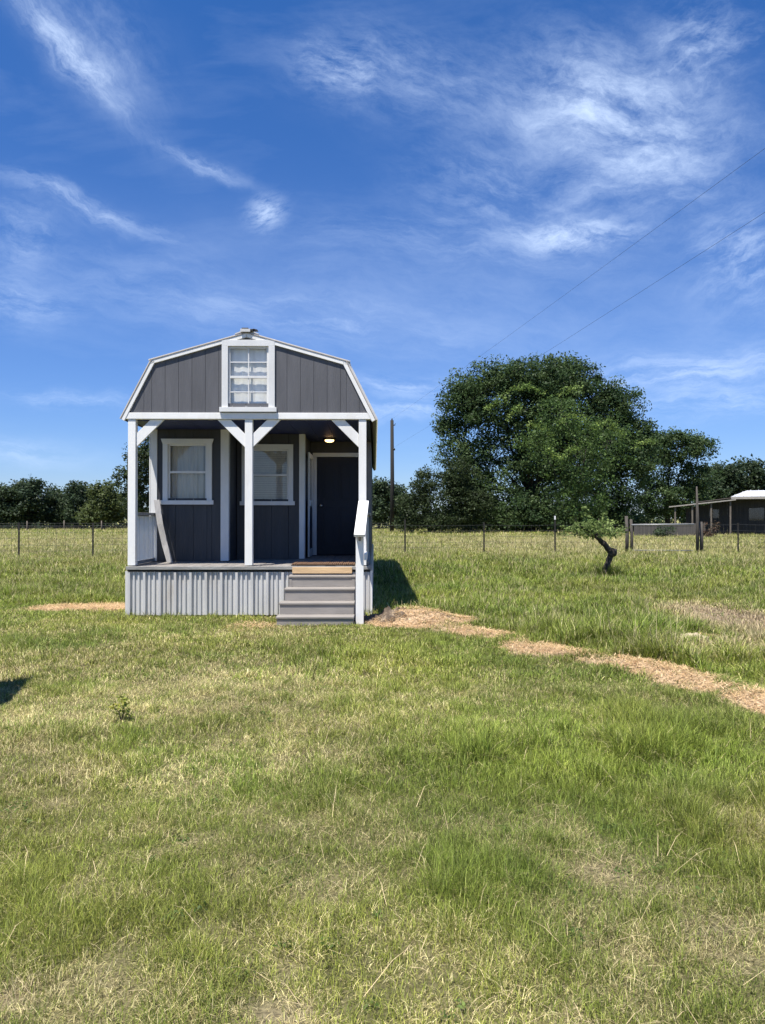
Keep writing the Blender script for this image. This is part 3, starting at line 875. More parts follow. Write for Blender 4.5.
pts2 = [(at(701.5, 30.8), 30.8), (at(738, 31), 31.0), (at(782, 31), 31.0), (at(840, 31), 31), (at(920, 31), 31)]
for x, y in pts2[1:]: tpost(fen2, x, y, 1.3)
wirenet(fen2, pts2, (.15, .35, .55, .78, 1.0, 1.25), .3)

YB = 84.0
fen3 = empty('field_fence', (0, 0, 0)); tag(fen3, 'distant low wire fence in front of the dark treeline', 'fence')
pts3 = [(x, YB + 2 * math.sin(x * .05)) for x in np.arange(-62, 30, 4.)]
for x, y in pts3: wpost(fen3, x, y, 1.15 + random.uniform(-.1, .1), .06)
wirenet(fen3, pts3, (.2, .45, .7, .95), .5, .012)

YP = 75.0
px_ = at(392, YP)
pole = empty('utility_pole', (px_, YP, 0)); tag(pole, 'dark wooden utility pole without crossarm left of the big tree', 'utility pole')
MB().tube([(0, 0, -.3), (.03, 0, 5), (0, 0, 11.05)], [.21, .19, .16], 12).build('shaft', M['pole'], pole)
mb = MB(); mb.lathe([(.05, 11.05), (.07, 11.12), (.04, 11.25)], 0, 0, 10); mb.build('insulator', M['dark_metal'], pole)
mb = MB(); mb.tube([(.12, 0, 10.55), (.30, 0, 10.6), (.33, 0, 10.75)], .05, 8); mb.build('bracket', M['dark_metal'], pole)
mb = MB(); mb.lathe([(.10, 8.1), (.13, 8.15), (.13, 8.25), (.10, 8.3)], .18, -.05, 10); mb.build('insulator', M['dark_metal'], pole)
for z0, py, r_, lab in ((11.2, 148, .0042, 'upper power line rising to the right from the utility pole'), (8.3, 212, .0042, 'lower power line rising to the right from the utility pole')):
    Y1 = 17.7; p0 = np.array((px_ + .02, YP, z0)); p1 = np.array((at(765, Y1), Y1, zat(py, Y1)))
    d = (p1 - p0); e = p0 + d * 1.45; e[2] = p1[2] + .3
    pts_ = []
    for t in np.linspace(0, 1, 40):
        q = p0 + (e - p0) * t; sag = 4 * 1.0 * t * (1 - t); base = np.array(q); base[2] -= sag * .15
        pts_.append(base)
    # keep the crossing height where it is
    t1 = 1 / 1.45; z_now = np.interp(t1, np.linspace(0, 1, 40), [q[2] for q in pts_])
    for t, q in zip(np.linspace(0, 1, 40), pts_): q[2] += (p1[2] - z_now) * min(t / t1, 1.4)
    mb = MB(); mb.tube(pts_, r_, 6); tag(mb.build('power_line', M['cable']), lab, 'power line', 'power lines on the utility pole')

# ================================================================= TREES
def leaves_mesh(name, Cn, Rn, per, size, cols, parent, flat=.75, droop=0.):
    """leaf clumps: Cn centres, Rn radii; loose sprays of leaf faces with gaps between"""
    k = len(Cn); n = k * per
    c = np.repeat(Cn, per, 0); r = np.repeat(Rn, per)
    g_ = rng.normal(0, 1, (n, 3)); g_ /= np.linalg.norm(g_, axis=1)[:, None]
    rad = rng.random(n) ** .55
    p = c + g_ * (r * rad)[:, None] * np.array((1, 1, flat))
    p[:, 2] -= droop * (np.hypot(p[:, 0] - c[:, 0], p[:, 1] - c[:, 1])) ** 2
    p[:, 2] = np.maximum(p[:, 2], min(.15, size))
    a = rng.normal(0, 1, (n, 3)); nrm = rng.normal(0, 1, (n, 3)) * .8 + g_ * .5 + np.array((0, 0, .7)); nrm /= np.linalg.norm(nrm, axis=1)[:, None]
    a -= nrm * (a * nrm).sum(1)[:, None]; a /= np.linalg.norm(a, axis=1)[:, None]; b = np.cross(nrm, a)
    s = size * (.55 + .8 * rng.random(n)); w = s * (.42 + .2 * rng.random(n))
    V = np.stack([p - a * (s / 2)[:, None], p + b * (w / 2)[:, None] + nrm * (w * .12)[:, None], p + a * (s / 2)[:, None], p - b * (w / 2)[:, None] + nrm * (w * .12)[:, None]], 1).reshape(-1, 3)
    cc = cols[rng.integers(0, len(cols), k)]; cc = cc * (.8 + .4 * rng.random(k))[:, None]
    col = np.repeat(cc, per, 0) * (.68 + .64 * rng.random(n))[:, None]
    return raw_mesh(name, V, np.arange(n * 4), np.arange(n) * 4, np.full(n, 4), np.repeat(col, 4, 0), M['leaf'], parent)


OAK = np.array([(.052, .090, .032), (.068, .110, .038), (.042, .076, .030), (.088, .132, .048)])
BUSH = np.array([(.040, .060, .022), (.052, .074, .028), (.033, .050, .02)])
PALE = np.array([(.085, .135, .035), (.11, .165, .045), (.07, .115, .03)])
FAR = np.array([(.046, .072, .034), (.060, .088, .040), (.038, .062, .034)])
YEL = np.array([(.085, .11, .035), (.10, .125, .042), (.075, .10, .034)])


def tree(name, label, cat, base_px, Y, lobes, trunk_r, nclump, per, leaf, cols, group=None, crad=1.0, twigs=5, depth=.75, bark='bark', stems=1, shell=.45, flat=.75):
    """lobes measured in px at distance Y: (px, py, rx, ry); each lobe is an ellipsoid of the crown with its own depth"""
    k = F / Y; bx = at(base_px, Y)
    root = empty(name, (bx, Y, 0)); tag(root, label, cat, group)
    Lb = []
    for (px, py, rx, ry) in lobes:
        Lb.append((np.array((at(px, Y) - bx, random.uniform(-.25, .25) * rx / k, zat(py, Y))), np.array((rx / k, max(rx, ry) * depth / k, ry / k))))
    wts = np.array([np.prod(r) ** .62 for _, r in Lb]); wts /= wts.sum()
    cn = []; rn = []; owner = []
    for _ in range(nclump):
        li = rng.choice(len(Lb), p=wts); cc, rr = Lb[li]
        d = rng.normal(0, 1, 3); d /= np.linalg.norm(d)
        p = cc + rr * d * (shell + (1 - shell) * rng.random() ** .6) * .93
        if p[2] < .5: p[2] = .5 + .6 * rng.random()
        cn.append(p); rn.append(crad * rng.uniform(.55, 1.25)); owner.append(li)
    cn = np.array(cn); rn = np.array(rn)
    mb = MB()
    zb = min(p[2] - r[2] for p, r in Lb); zt = np.average([p[2] for p, r in Lb], weights=wts)
    fork = np.array((random.uniform(-.3, .3), 0, max(zb * .9 + .35 * (zt - max(zb, 0)), .6)))
    for s in range(stems):
        o_ = np.array(((s - (stems - 1) / 2) * trunk_r * 2.6, 0, 0))
        mb.tube([o_ + (0, 0, -.2), o_ + (0, 0, .15), o_ * .8 + fork * .5 + (random.uniform(-.1, .1), 0, 0), fork], [trunk_r * 1.6, trunk_r * 1.15, trunk_r, trunk_r * .8], 10)
    for li, (cc, rr) in enumerate(Lb):
        mid = (fork + cc) / 2 + rng.normal(0, .12, 3) * np.linalg.norm(cc - fork); mid[2] = max(mid[2], .6)
        mb.tube([fork, mid, cc], [trunk_r * .32, trunk_r * .22, trunk_r * .14], 7)
        own = [i_ for i_ in range(nclump) if owner[i_] == li][:twigs]
        for i_ in own:
            q = (cc + cn[i_]) / 2 + rng.normal(0, .15, 3); q[2] = max(q[2], .3)
            mb.tube([cc, q, cn[i_]], [trunk_r * .13, trunk_r * .09, trunk_r * .04], 5)
    mb.build('trunk', M[bark], root)
    leaves_mesh('crown', cn, rn, per, leaf, cols, root, flat)
    return root


tree('oak_tree', 'big dense dark oak, the largest crown behind the field', 'tree', 530, 75,
     [(545, 405, 62, 42), (482, 405, 40, 42), (600, 425, 40, 38), (466, 452, 32, 42), (464, 402, 27, 34), (530, 382, 52, 24), (578, 386, 38, 22), (520, 520, 60, 10), (600, 518, 40, 12), (545, 462, 80, 50), (535, 440, 45, 45), (590, 455, 45, 45), (628, 462, 27, 45), (500, 378, 34, 20), (560, 373, 30, 17), (608, 396, 24, 17), (620, 410, 26, 28), (638, 440, 20, 24), (525, 503, 70, 20), (470, 490, 35, 28), (606, 500, 36, 24), (447, 425, 14, 12), (575, 366, 16, 10)],
     0.5, 2100, 84, .27, OAK, crad=1.2, twigs=9, shell=.12)
tree('pecan_tree', 'slender lighter green tree with drooping fronds in front of the big oak', 'tree', 577, 62,
     [(575, 450, 45, 40), (560, 415, 32, 22), (610, 440, 30, 30), (590, 490, 40, 24), (540, 440, 24, 18), (577, 480, 22, 30), (577, 510, 20, 12)], .09, 210, 46, .22, np.array([(.078, .132, .034), (.098, .155, .042), (.064, .112, .032)]), crad=.95, twigs=12)
tree('shrub_thicket', 'broad olive green bush between the utility pole and the big oak', 'bush', 432, 70,
     [(442, 494, 34, 27), (412, 508, 20, 15), (458, 478, 18, 24), (425, 482, 12, 14), (470, 505, 25, 18), (435, 522, 36, 8), (412, 522, 18, 8)], .09, 380, 74, .21, BUSH, crad=.8, stems=3, twigs=4)
tree('oak_tree', 'open crowned oak with sky gaps between the big oak and the low house', 'tree', 668, 82,
     [(676, 448, 28, 17), (704, 447, 13, 11), (655, 470, 20, 24), (695, 478, 20, 18), (662, 500, 30, 18), (690, 505, 22, 14), (648, 440, 12, 10)], .28, 400, 80, .27, OAK, crad=1.0, twigs=9, shell=.5)
for px, lob, lab, col in ((722, [(722, 481, 24, 17), (712, 495, 22, 16)], 'rounded dark tree just behind the left end of the low roof', FAR),
                          (748, [(746, 476, 22, 15), (752, 492, 24, 16)], 'taller rounded dark tree above the white roof', FAR),
                          (790, [(785, 480, 28, 18), (790, 496, 34, 16)], 'dark tree at the right edge of the picture behind the white roof', FAR)):
    tree('oak_tree', lab, 'tree', px, 98, lob, .22, 150, 60, .42, col, 'trees behind the low house', crad=1.25, depth=.9)
for px, Y, lob, lab, col, nm in (
        (378, 92, [(378, 505, 12, 20), (375, 488, 5, 9), (384, 488, 4, 10), (390, 500, 9, 14)], 'narrow dark tree with spiky tips between the cabin and the utility pole', FAR, 'cedar_tree'),
        (404, 95, [(402, 508, 14, 14), (396, 495, 7, 10)], 'small dark bush like tree at the foot of the utility pole', FAR, 'oak_tree'),
        (-8, 92, [(-5, 500, 18, 16), (6, 492, 10, 8), (0, 512, 18, 12)], 'dark tree cut by the left edge of the picture', FAR, 'oak_tree'),
        (27, 93, [(27, 496, 19, 15), (20, 488, 10, 8), (34, 487, 11, 7), (26, 511, 22, 12)], 'blue green rounded tree, tallest of the left treeline', FAR, 'oak_tree'),
        (58, 97, [(58, 505, 14, 14), (56, 497, 8, 8), (62, 515, 18, 9)], 'low dark tree in the dip of the left treeline', FAR, 'oak_tree'),
        (80, 94, [(80, 498, 12, 14), (76, 490, 7, 6), (82, 513, 16, 11)], 'upright dark tree right of the dip in the treeline', FAR, 'oak_tree'),
        (104, 90, [(104, 500, 19, 15), (100, 489, 13, 8), (112, 510, 20, 12), (95, 514, 18, 9)], 'wide yellow green tree at the near end of the left treeline', YEL, 'oak_tree'),
        (142, 70, [(142, 470, 14, 24), (126, 476, 13, 13), (150, 450, 9, 16), (140, 500, 18, 20), (134, 455, 6, 8)], 'taller airy tree seen through the left end of the porch', BUSH, 'elm_tree')):
    tree(nm, lab, 'tree', px, Y, lob, .16, 50 + 22 * len(lob), 60, .36 if Y > 80 else .26, col, 'trees along the far edge of the field', crad=1.15 if Y > 80 else .8, depth=1.0)

# pale fronds on the young tree: arching rachises with hanging leaflets
fr = []
for (px, py, dx, dy) in ((490, 408, 28, -20), (485, 410, 22, -8), (515, 388, 30, 6), (508, 420, 14, -14), (560, 422, 26, -4), (528, 425, 24, 10), (595, 428, 22, -4), (610, 428, 16, 10), (545, 452, 12, 6), (560, 460, 18, -10), (635, 448, 22, -6), (560, 395, 20, -6)):
    for t in np.linspace(0, 1, 26):
        q = np.array((at(px + dx * t, 58), 58 + random.uniform(-.2, .2), zat(py + dy * t - 4 * math.sin(math.pi * t) + random.uniform(-2, 2), 58)))
        fr.append(q)
fr = np.array(fr)
pt = [o for o in bpy.data.objects if o.name == 'pecan_tree'][0]
fo = leaves_mesh('fronds', fr - np.array(pt.location), np.full(len(fr), .34), 6, .2, np.array([(.16, .235, .055), (.20, .27, .07), (.12, .185, .045)]), pt, .8)
fo['label'] = 'pale yellow green fronds'

cn = []
for px, py, rx, ry in ((200, 497, 30, 18), (235, 502, 26, 14), (262, 498, 28, 17), (300, 500, 26, 15), (335, 500, 30, 16), (-60, 502, 30, 16), (-118, 499, 32, 18)):
    for _ in range(70):
        d = rng.normal(0, 1, 3); d /= np.linalg.norm(d); d *= .4 + .6 * rng.random()
        cn.append((at(px + rx * d[0], 96), 96 + 4 * d[1], max(.5, zat(py - ry * d[2], 96))))
tag(leaves_mesh('woods', np.array(cn), np.full(len(cn), 1.1), 60, .36, FAR, None), 'dark far woods behind the cabin, continuing the treeline on both sides', 'woods', kind='stuff')

# low undergrowth closing the foot of the woods
n = 1500; X = rng.uniform(-75, 62, n); Y = 100 + 5 * rng.random(n); hz = 1.2 + 2.2 * fbm(X, Y, .12, 5)
Cn = np.stack([X, Y, hz * rng.random(n)], -1)
tag(leaves_mesh('undergrowth', Cn, np.full(n, 1.15), 26, .5, FAR, None), 'dark low undergrowth along the foot of the far woods', 'undergrowth', kind='stuff')
n = 420; X = np.array([at(p, 73) for p in rng.uniform(440, 655, n)]); Y = 76 + 4 * rng.random(n)
Cn = np.stack([X, Y, 2.6 * rng.random(n)], -1)
tag(leaves_mesh('brush', Cn, np.full(n, .7), 24, .3, OAK, None), 'dark brush under the big oak', 'brush', kind='stuff')

tag(leaves_mesh('ground_weeds', np.repeat(WC, 2, 0), np.repeat(WR, 2), 10, .017, np.array([(.13, .19, .045), (.17, .23, .06), (.10, .16, .04)]), None, .25), 'small broadleaf weeds scattered through the mown lawn', 'weeds', kind='stuff')

# ---- gnarled little tree in the field
YS = 18.8
gt = empty('gnarled_tree', (at(605, YS), YS, 0)); tag(gt, 'small crooked burnt looking trunk with a tuft of fresh leaves', 'small tree')


def gp(px, py, dy=0.): return (at(px, YS) - gt.location.x, dy, zat(py, YS))


mb = MB()
mb.tube([gp(605, 590), gp(604.5, 577), gp(606, 568, .02), gp(609.5, 559, .03), gp(612, 553, .02)], [.095, .078, .066, .07, .08], 12)
mb.tube([gp(612, 554, .02), gp(608, 548, .0), gp(603, 543, -.03), gp(598, 538, -.04), gp(593, 533, 0)], [.08, .07, .062, .055, .04], 12)
mb.lathe([(.02, zat(557.5, YS)), (.10, zat(556, YS)), (.135, zat(552.5, YS)), (.11, zat(549.5, YS)), (.03, zat(548, YS))], gp(612, 550)[0], 0, 12)
for (a, b, d) in (((597, 538), (575, 531), .1), ((597, 537), (612, 529), -.1), ((597, 537), (590, 526), .15), ((595, 536), (605, 524), .05), ((597, 538), (580, 526), -.15), ((596, 537), (566, 528), .2), ((597, 537), (620, 527), .12), ((594, 535), (586, 519), 0.), ((598, 538), (601, 518), .1), ((595, 536), (572, 524), -.2), ((597, 537), (612, 522), .2)):
    mb.tube([gp(*a), gp((a[0] + b[0]) / 2, (a[1] + b[1]) / 2 - 1, d), gp(*b, d * 2)], [.035, .022, .01], 6)
tk = mb.build('trunk', M['dead_bark'], gt)
mod = tk.modifiers.new('sub', 'SUBSURF'); mod.levels = mod.render_levels = 2
tx = bpy.data.textures.new('bark_relief', 'CLOUDS'); tx.noise_scale = .08
dm = tk.modifiers.new('relief', 'DISPLACE'); dm.texture = tx; dm.strength = .07; dm.mid_level = .5
cn = []
for _ in range(78):
    px = random.triangular(560, 624, 596); py = random.triangular(518, 537, 529) if abs(px - 596) < 20 else random.uniform(523, 534)
    cn.append(gp(px, py, random.uniform(-.6, .6)))
for py in (508, 511, 514, 517, 520): cn.append(gp(586 + random.uniform(-2, 2), py, 0))
for py in (514, 517, 520): cn.append(gp(604 + random.uniform(-2, 2), py, .1))
leaves_mesh('leaves', np.array(cn), rng.uniform(.06, .19, len(cn)), 16, .085, np.array([(.17, .23, .07), (.22, .28, .09), (.13, .18, .05)]), gt, .8)
nb = 420; tr_ = rng.random(nb) ** .7 * .55; ta = rng.random(nb) * 6.283
TX = at(603, YS) + tr_ * np.cos(ta) * 1.3; TY = YS - .1 + tr_ * np.sin(ta) * .6
ribbons('grass_tuft', TX, TY, height(TX, TY), .2 + .35 * rng.random(nb), np.full(nb, .012), ta, .1 + .4 * rng.random(nb), .2 + .5 * rng.random(nb),
        GREENS[rng.integers(0, 4, nb)] * (.4 + .5 * rng.random(nb))[:, None], M['grass'], 'tuft of taller green grass at the foot of the crooked tree', 'grass tuft')
# yellow weed
wx, wy = ground_pt(122, 722)
wd = empty('weed', (wx, wy, float(height(np.array([wx]), np.array([wy]))[0]))); tag(wd, 'little yellow green weed standing in the lawn left of centre', 'weed')
mb = MB()
for k in range(5):
    t = k * 1.3; mb.tube([(0, 0, -.02), (.02 * math.cos(t), .02 * math.sin(t), .07), (.06 * math.cos(t), .06 * math.sin(t), .12)], [.003, .0025, .0015], 5)
mb.build('stem', M['post_wood'], wd)
cn = [(.05 * math.cos(k * 1.3), .05 * math.sin(k * 1.3), .04 + .022 * k) for k in range(5)] + [(0, 0, .08), (.02, .02, .14), (0, 0, .17)]
leaves_mesh('leaves', np.array(cn), np.full(len(cn), .045), 14, .035, np.array([(.34, .34, .05), (.28, .32, .06)]), wd, .8)

# ================================================================= LOW HOUSE AND BOARD FENCE AT THE RIGHT
YH = 61.0
hs = empty('farmhouse', (at(731, YH), YH, 0), -math.atan((731 - CX) / F)); tag(hs, 'low dark timber house with a white metal roof beyond the fence', 'house')
mb = MB(); x = -3.4
while x < 9: mb.box(x, x + .28, 1.2, 1.23, 0, 2.3 + min(max(x + 3.4, 0), 3.3) * .2); x += .285
mb.box(.3, 9, 1.235, 8, 0, 3.0)
mb.build('wall', M['barn_wall'], hs)
vs = [(0, 0, 3.2), (10, 0, 3.2), (10, 4, 3.8), (1.2, 4, 3.8), (.5, 8, 3.2), (10, 8, 3.2)]
th = .1
vs2 = [(a, b, z - th) for a, b, z in vs]
fs = [(0, 1, 2, 3), (3, 2, 5, 4), (0, 3, 4)]
mb = MB(); mb.add(vs + vs2, fs + [tuple(i + 6 for i in f[::-1]) for f in fs] + [(0, 6, 7, 1), (0, 4, 10, 6), (4, 5, 11, 10), (1, 7, 8, 2), (2, 8, 11, 5)])
rf = mb.build('roof', M['barn_roof'], hs)
mb = MB(); x = .3
while x < 10:
    t = min(1, x / 1.2); mb.beam((x, 0, 3.22), (x, 4 * t, 3.22 + .6 * t), .05, .05); x += .6
mb.build('roof_ribs', M['barn_roof'], rf)
MB().box(.02, 10, -.03, -.005, 3.0, 3.19).build('fascia', M['fascia'], rf)
mb = MB(); mb.prism([(-4.6, 2.36), (.35, 2.90), (.35, 2.99), (-4.6, 2.45)], -.35, -.2); lt = mb.build('porch_roof', M['fascia'], hs)
mb = MB(); mb.prism([(-4.6, 2.40), (.35, 2.94), (.35, 2.97), (-4.6, 2.43)], -.198, 2.8); mb.build('roof_deck', M['barn_wall'], lt)
mb = MB(); mb.prism([(-2.6, 2.75), (.3, 3.12), (.3, 3.17), (-2.6, 2.80)], .3, 3); mb.build('upper_roof', M['post_wood'], hs)
for x in (-4.2, -2.9, -1.5, -.1):
    MB().box(x, x + .12, -.18, -.06, 0, 2.38 + (x + 4.6) * .107).build('porch_post', M['post_wood'], hs)
MB().box(-1.6, -.9, 1.15, 1.19, 1.5, 2.2).build('window', M['glass'], hs)
MB().box(1.3, 2.4, 1.15, 1.19, 1.3, 2.3).build('window', M['glass'], hs)
bf = empty('board_fence', (at(634, 58), 58, 0)); tag(bf, 'silvery weathered board fence behind the pipe gate', 'fence')
mb = MB(); x = 0
L_ = at(704, 58) - at(634, 58)
while x < L_: mb.box(x, x + .135, 0, .025, .03, 1.08 + random.uniform(-.07, .07)); x += .142
mb.build('boards', M['fence_board'], bf)
mb = MB(); mb.box(0, L_, .0265, .07, .3, .39); mb.box(0, L_, .0265, .07, .95, 1.04); mb.build('rails', M['fence_board'], bf)
for (px, Y, s, lab) in ((664, 55, .75, 'dark round bush in front of the silvery board fence'), (708, 54, .7, 'low brown bush right of the tall gate post'), (592, 60, .9, 'pale green low bush under the big oak behind the crooked tree')):
    x = at(px, Y); sh = empty('low_bush', (x, Y, 0)); tag(sh, lab, 'bush', 'low bushes near the fences')
    n = 34; d = rng.normal(0, .4, (n, 3)) * np.array((s * 1.3, s, s)) + np.array((0, 0, s * .55)); d[:, 2] = np.abs(d[:, 2])
    cols = {664: FAR, 708: np.array([(.14, .085, .055), (.10, .07, .045)]), 592: PALE}[px]
    mb = MB()
    for k in range(6): mb.tube([(0, 0, -.05), tuple(d[k] * .5), tuple(d[k])], [.03, .02, .008], 5)
    mb.build('stem', M['bark'], sh); leaves_mesh('leaves', d, np.full(n, .3 * s + .08), 30, .14, cols, sh)

# ---- made-up shed, unseen left of the frame, added to cast the shadow there
hs_ = 1.75
sx1, sy1 = -3.19 - .24 * hs_, 7.12 - .35 * hs_
gs = empty('shadow_shed', (sx1, sy1, 0), R(12)); tag(gs, 'unseen tan shed added left of the lawn to cast a shadow', 'shed')
MB().box(-1.5, -.03, -2.0, -.03, .0, 1.62).build('wall', M['added_shed_tan'], gs, .01)
MB().prism([(-1.58, 1.621), (0, 1.621), (0, 1.75), (-1.58, 1.66)], -2.06, 0, 'y').build('roof', M['roof_metal'], gs, .01)
dr = MB().box(-.029, -.005, -1.6, -.4, .1, 1.5).build('door', M['trim_white'], gs, .005)
MB().box(-.0045, .02, -1.05, -1.0, .7, .9).build('handle', M['dark_metal'], dr)

# ================================================================= WORLD, SUN, CAMERA
w = bpy.data.worlds.new('World'); bpy.context.scene.world = w; w.use_nodes = True
nt = w.node_tree; N = nt.nodes; L = nt.links
bg = N['Background']
SKY_S = .085
el = math.asin(SUN[2]); az = math.atan2(SUN[0], SUN[1])
sky = N.new('ShaderNodeTexSky'); sky.sky_type = 'NISHITA'; sky.sun_disc = False
sky.sun_elevation = el; sky.sun_rotation = az % (2 * math.pi)
sky.altitude = 300; sky.air_density = 1.0; sky.dust_density = .25; sky.ozone_density = 3.5


def mth(op, a, b=None, c_=None):
    n_ = N.new('ShaderNodeMath'); n_.operation = op
    for k, v in enumerate((a, b, c_)):
        if v is None: continue
        if isinstance(v, (int, float)): n_.inputs[k].default_value = v
        else: L.new(v, n_.inputs[k])
    return n_.outputs[0]


def comb(x, y, z=0.):
    n_ = N.new('ShaderNodeCombineXYZ')
    for k, v in enumerate((x, y, z)):
        if isinstance(v, (int, float)): n_.inputs[k].default_value = v
        else: L.new(v, n_.inputs[k])
    return n_.outputs[0]


def noise(vec, scale, detail=6, rough=.55, dist=0.):
    n_ = N.new('ShaderNodeTexNoise'); n_.inputs['Scale'].default_value = scale; n_.inputs['Detail'].default_value = detail
    n_.inputs['Roughness'].default_value = rough; n_.inputs['Distortion'].default_value = dist
    L.new(vec, n_.inputs['Vector']); return n_


tc = N.new('ShaderNodeTexCoord'); sp = N.new('ShaderNodeSeparateXYZ'); L.new(tc.outputs['Generated'], sp.inputs[0])
yc = mth('MAXIMUM', mth('ABSOLUTE', sp.outputs[1]), .12)
u = mth('DIVIDE', sp.outputs[0], yc); v = mth('DIVIDE', sp.outputs[2], yc)
wn = noise(comb(u, v), 7, 6, .6); ws = N.new('ShaderNodeSeparateXYZ'); L.new(wn.outputs['Color'], ws.inputs[0])
uw = mth('ADD', u, mth('MULTIPLY', mth('SUBTRACT', ws.outputs[0], .5), .065))
vw = mth('ADD', v, mth('MULTIPLY', mth('SUBTRACT', ws.outputs[1], .5), .065))


def cloud(px, py, rx, ry, ang, amp, scale=7., stretch=5., lo=.40, hi=.75, warp=1):
    """a wisp: soft rotated ellipse of the sky filled with streaky noise"""
    U, Vv = (uw, vw) if warp else (u, v)
    du = mth('SUBTRACT', U, (px - CX) / F); dv = mth('SUBTRACT', Vv, (HY - py) / F)
    ca, sa = math.cos(R(ang)), math.sin(R(ang))
    a_ = mth('ADD', mth('MULTIPLY', du, ca), mth('MULTIPLY', dv, sa)); b_ = mth('SUBTRACT', mth('MULTIPLY', dv, ca), mth('MULTIPLY', du, sa))
    e = mth('ADD', mth('POWER', mth('ABSOLUTE', mth('DIVIDE', a_, rx / F)), 2.), mth('POWER', mth('ABSOLUTE', mth('DIVIDE', b_, ry / F)), 2.))
    g_ = mth('EXPONENT', mth('MULTIPLY', e, -1.))
    nn = noise(comb(mth('MULTIPLY', a_, scale), mth('MULTIPLY', b_, scale * stretch), px * .013), 1.0, 12, .70, .1)
    mr_ = N.new('ShaderNodeMapRange'); mr_.interpolation_type = 'SMOOTHSTEP'
    L.new(nn.outputs['Fac'], mr_.inputs[0]); mr_.inputs[1].default_value = lo; mr_.inputs[2].default_value = hi
    return mth('MULTIPLY', mth('MULTIPLY', g_, mr_.outputs[0]), amp)


CL = [(68, 48, 78, 17, -47, .9, 9, 3, .26, .74), (98, 40, 78, 40, -50, .38, 6, 2.0, .25, .8), (85, 205, 85, 10, -20, .5, 9, 4, .3, .72),
      (205, 160, 46, 6, -26, .38, 10, 5, .3, .62), (266, 212, 17, 15, 20, .6, 26, 2.5, .36, .66, 0), (20, 300, 60, 22, -8, .35, 8, 4, .35, .7),
      (15, 235, 45, 35, -10, .3, 8, 3, .35, .7),
      (612, 105, 105, 62, -12, 1.0, 9, 1.8, .28, .82), (640, 165, 105, 55, 8, .62, 9, 2.2, .32, .82), (575, 232, 60, 15, 0, .9, 12, 2.5, .28, .7),
      (500, 190, 80, 50, -15, .3, 9, 3, .38, .75), (420, 80, 105, 44, -18, .34, 9, 2.2, .34, .78), (345, 70, 50, 26, -20, .5, 10, 3, .38, .72), (700, 45, 60, 40, 20, .5, 10, 2.5, .4, .75),
      (470, 240, 160, 30, -5, .18, 9, 4, .38, .72), (745, 260, 50, 50, 30, .5, 9, 3, .38, .72),
      (690, 375, 130, 20, 4, .5, 8, 5, .34, .68), (720, 405, 110, 14, 2, .38, 8, 6, .34, .68), (405, 388, 50, 12, -4, .5, 9, 4, .34, .66), (410, 412, 60, 8, 0, .5, 9, 5, .34, .66),
      (330, 320, 160, 24, -8, .22, 8, 5, .38, .72), (70, 400, 60, 8, -6, .35, 8, 5, .34, .7), (10, 450, 60, 12, 0, .4, 8, 5, .34, .7), (160, 290, 120, 40, -15, .14, 8, 4, .36, .7), (470, 310, 330, 70, -6, .22, 5, 2.5, .05, .8)]
tot = None
for q in CL:
    d_ = cloud(*q); tot = d_ if tot is None else mth('ADD', tot, d_)
gen = noise(comb(mth('MULTIPLY', u, 2.), mth('MULTIPLY', v, 7.)), 1.6, 8, .6, .5)
mr_ = N.new('ShaderNodeMapRange'); L.new(gen.outputs['Fac'], mr_.inputs[0]); mr_.inputs[1].default_value = .5; mr_.inputs[2].default_value = .8; mr_.inputs[4].default_value = .09
tot = mth('ADD', tot, mr_.outputs[0])
tot = mth('MINIMUM', tot, .88)
up_ = N.new('ShaderNodeMapRange'); L.new(sp.outputs[2], up_.inputs[0]); up_.inputs[1].default_value = .0; up_.inputs[2].default_value = .06
tot = mth('MULTIPLY', tot, up_.outputs[0])
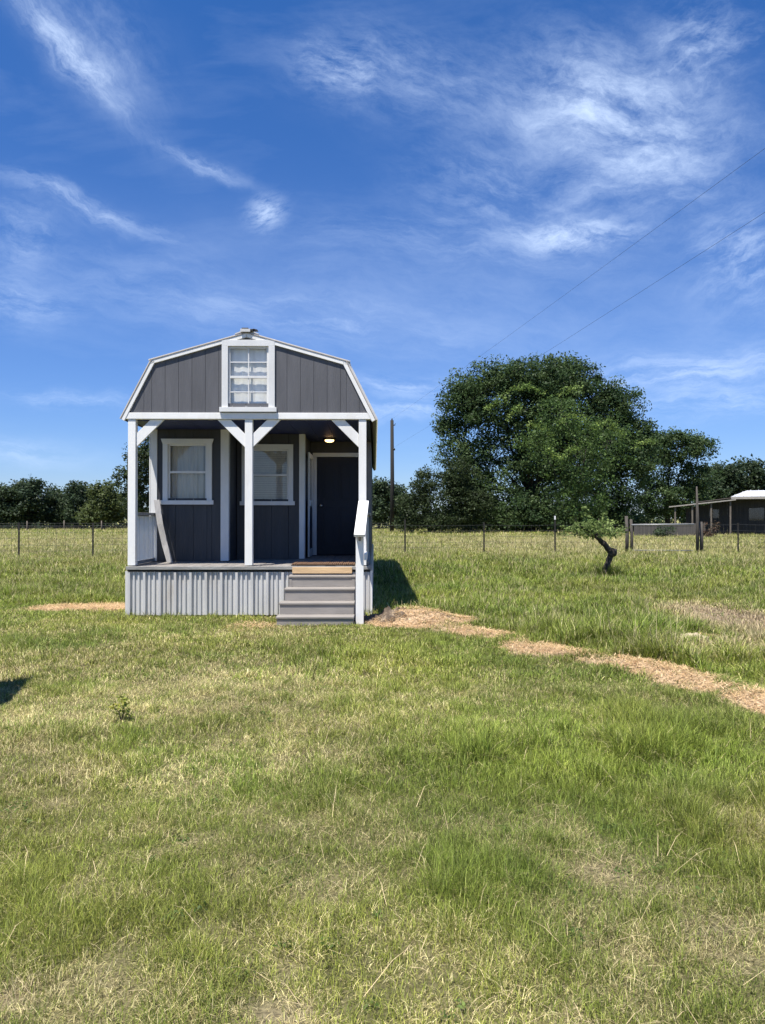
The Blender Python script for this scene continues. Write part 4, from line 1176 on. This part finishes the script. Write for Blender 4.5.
hsv = N.new('ShaderNodeHueSaturation'); hsv.inputs['Hue'].default_value = .5; hsv.inputs['Saturation'].default_value = 1.0; hsv.inputs['Value'].default_value = 1.0
tn = N.new('ShaderNodeValToRGB'); L.new(sp.outputs[2], tn.inputs[0])
e_ = tn.color_ramp.elements; e_[0].position = 0.; e_[0].color = (.55, .65, .93, 1); e_[1].position = .55; e_[1].color = (.26, .59, 1., 1)
mt_ = N.new('ShaderNodeMixRGB'); mt_.blend_type = 'MULTIPLY'; mt_.inputs[0].default_value = 1.; L.new(sky.outputs[0], mt_.inputs[1]); L.new(tn.outputs[0], mt_.inputs[2])
L.new(mt_.outputs[0], hsv.inputs['Color'])
mx = N.new('ShaderNodeMixRGB'); L.new(tot, mx.inputs[0]); L.new(hsv.outputs[0], mx.inputs[1]); mx.inputs[2].default_value = (5.3, 6.5, 8.6, 1)
L.new(mx.outputs[0], bg.inputs['Color']); bg.inputs['Strength'].default_value = SKY_S

sl = bpy.data.lights.new('sun', 'SUN'); sl.energy = 4.6; sl.angle = R(.53); sl.color = (1, .955, .88)
so = bpy.data.objects.new('sun', sl); C.objects.link(so)
from mathutils import Vector
so.rotation_euler = Vector(tuple(-SUN)).to_track_quat('-Z', 'Y').to_euler(); so.location = (-8, -8, 25)

cam = bpy.data.cameras.new('camera'); co = bpy.data.objects.new('camera', cam); C.objects.link(co)
cam.sensor_fit = 'VERTICAL'; cam.sensor_height = 36.; cam.lens = 36. * F / 1024.
cam.clip_start = .05; cam.clip_end = 5000
co.location = (0, 0, EYE); co.rotation_euler = (R(90) + math.atan((HY - 512) / F), 0, 0)
sc = bpy.context.scene; sc.camera = co
sc.view_settings.view_transform = 'Standard'; sc.view_settings.look = 'None'; sc.view_settings.gamma = 1
sc.view_settings.exposure = .85
sc.render.engine = 'CYCLES'
sc.cycles.max_bounces = 6; sc.cycles.transparent_max_bounces = 8; sc.cycles.diffuse_bounces = 3
try:
    sc.cycles.use_denoising = True
except Exception:
    pass
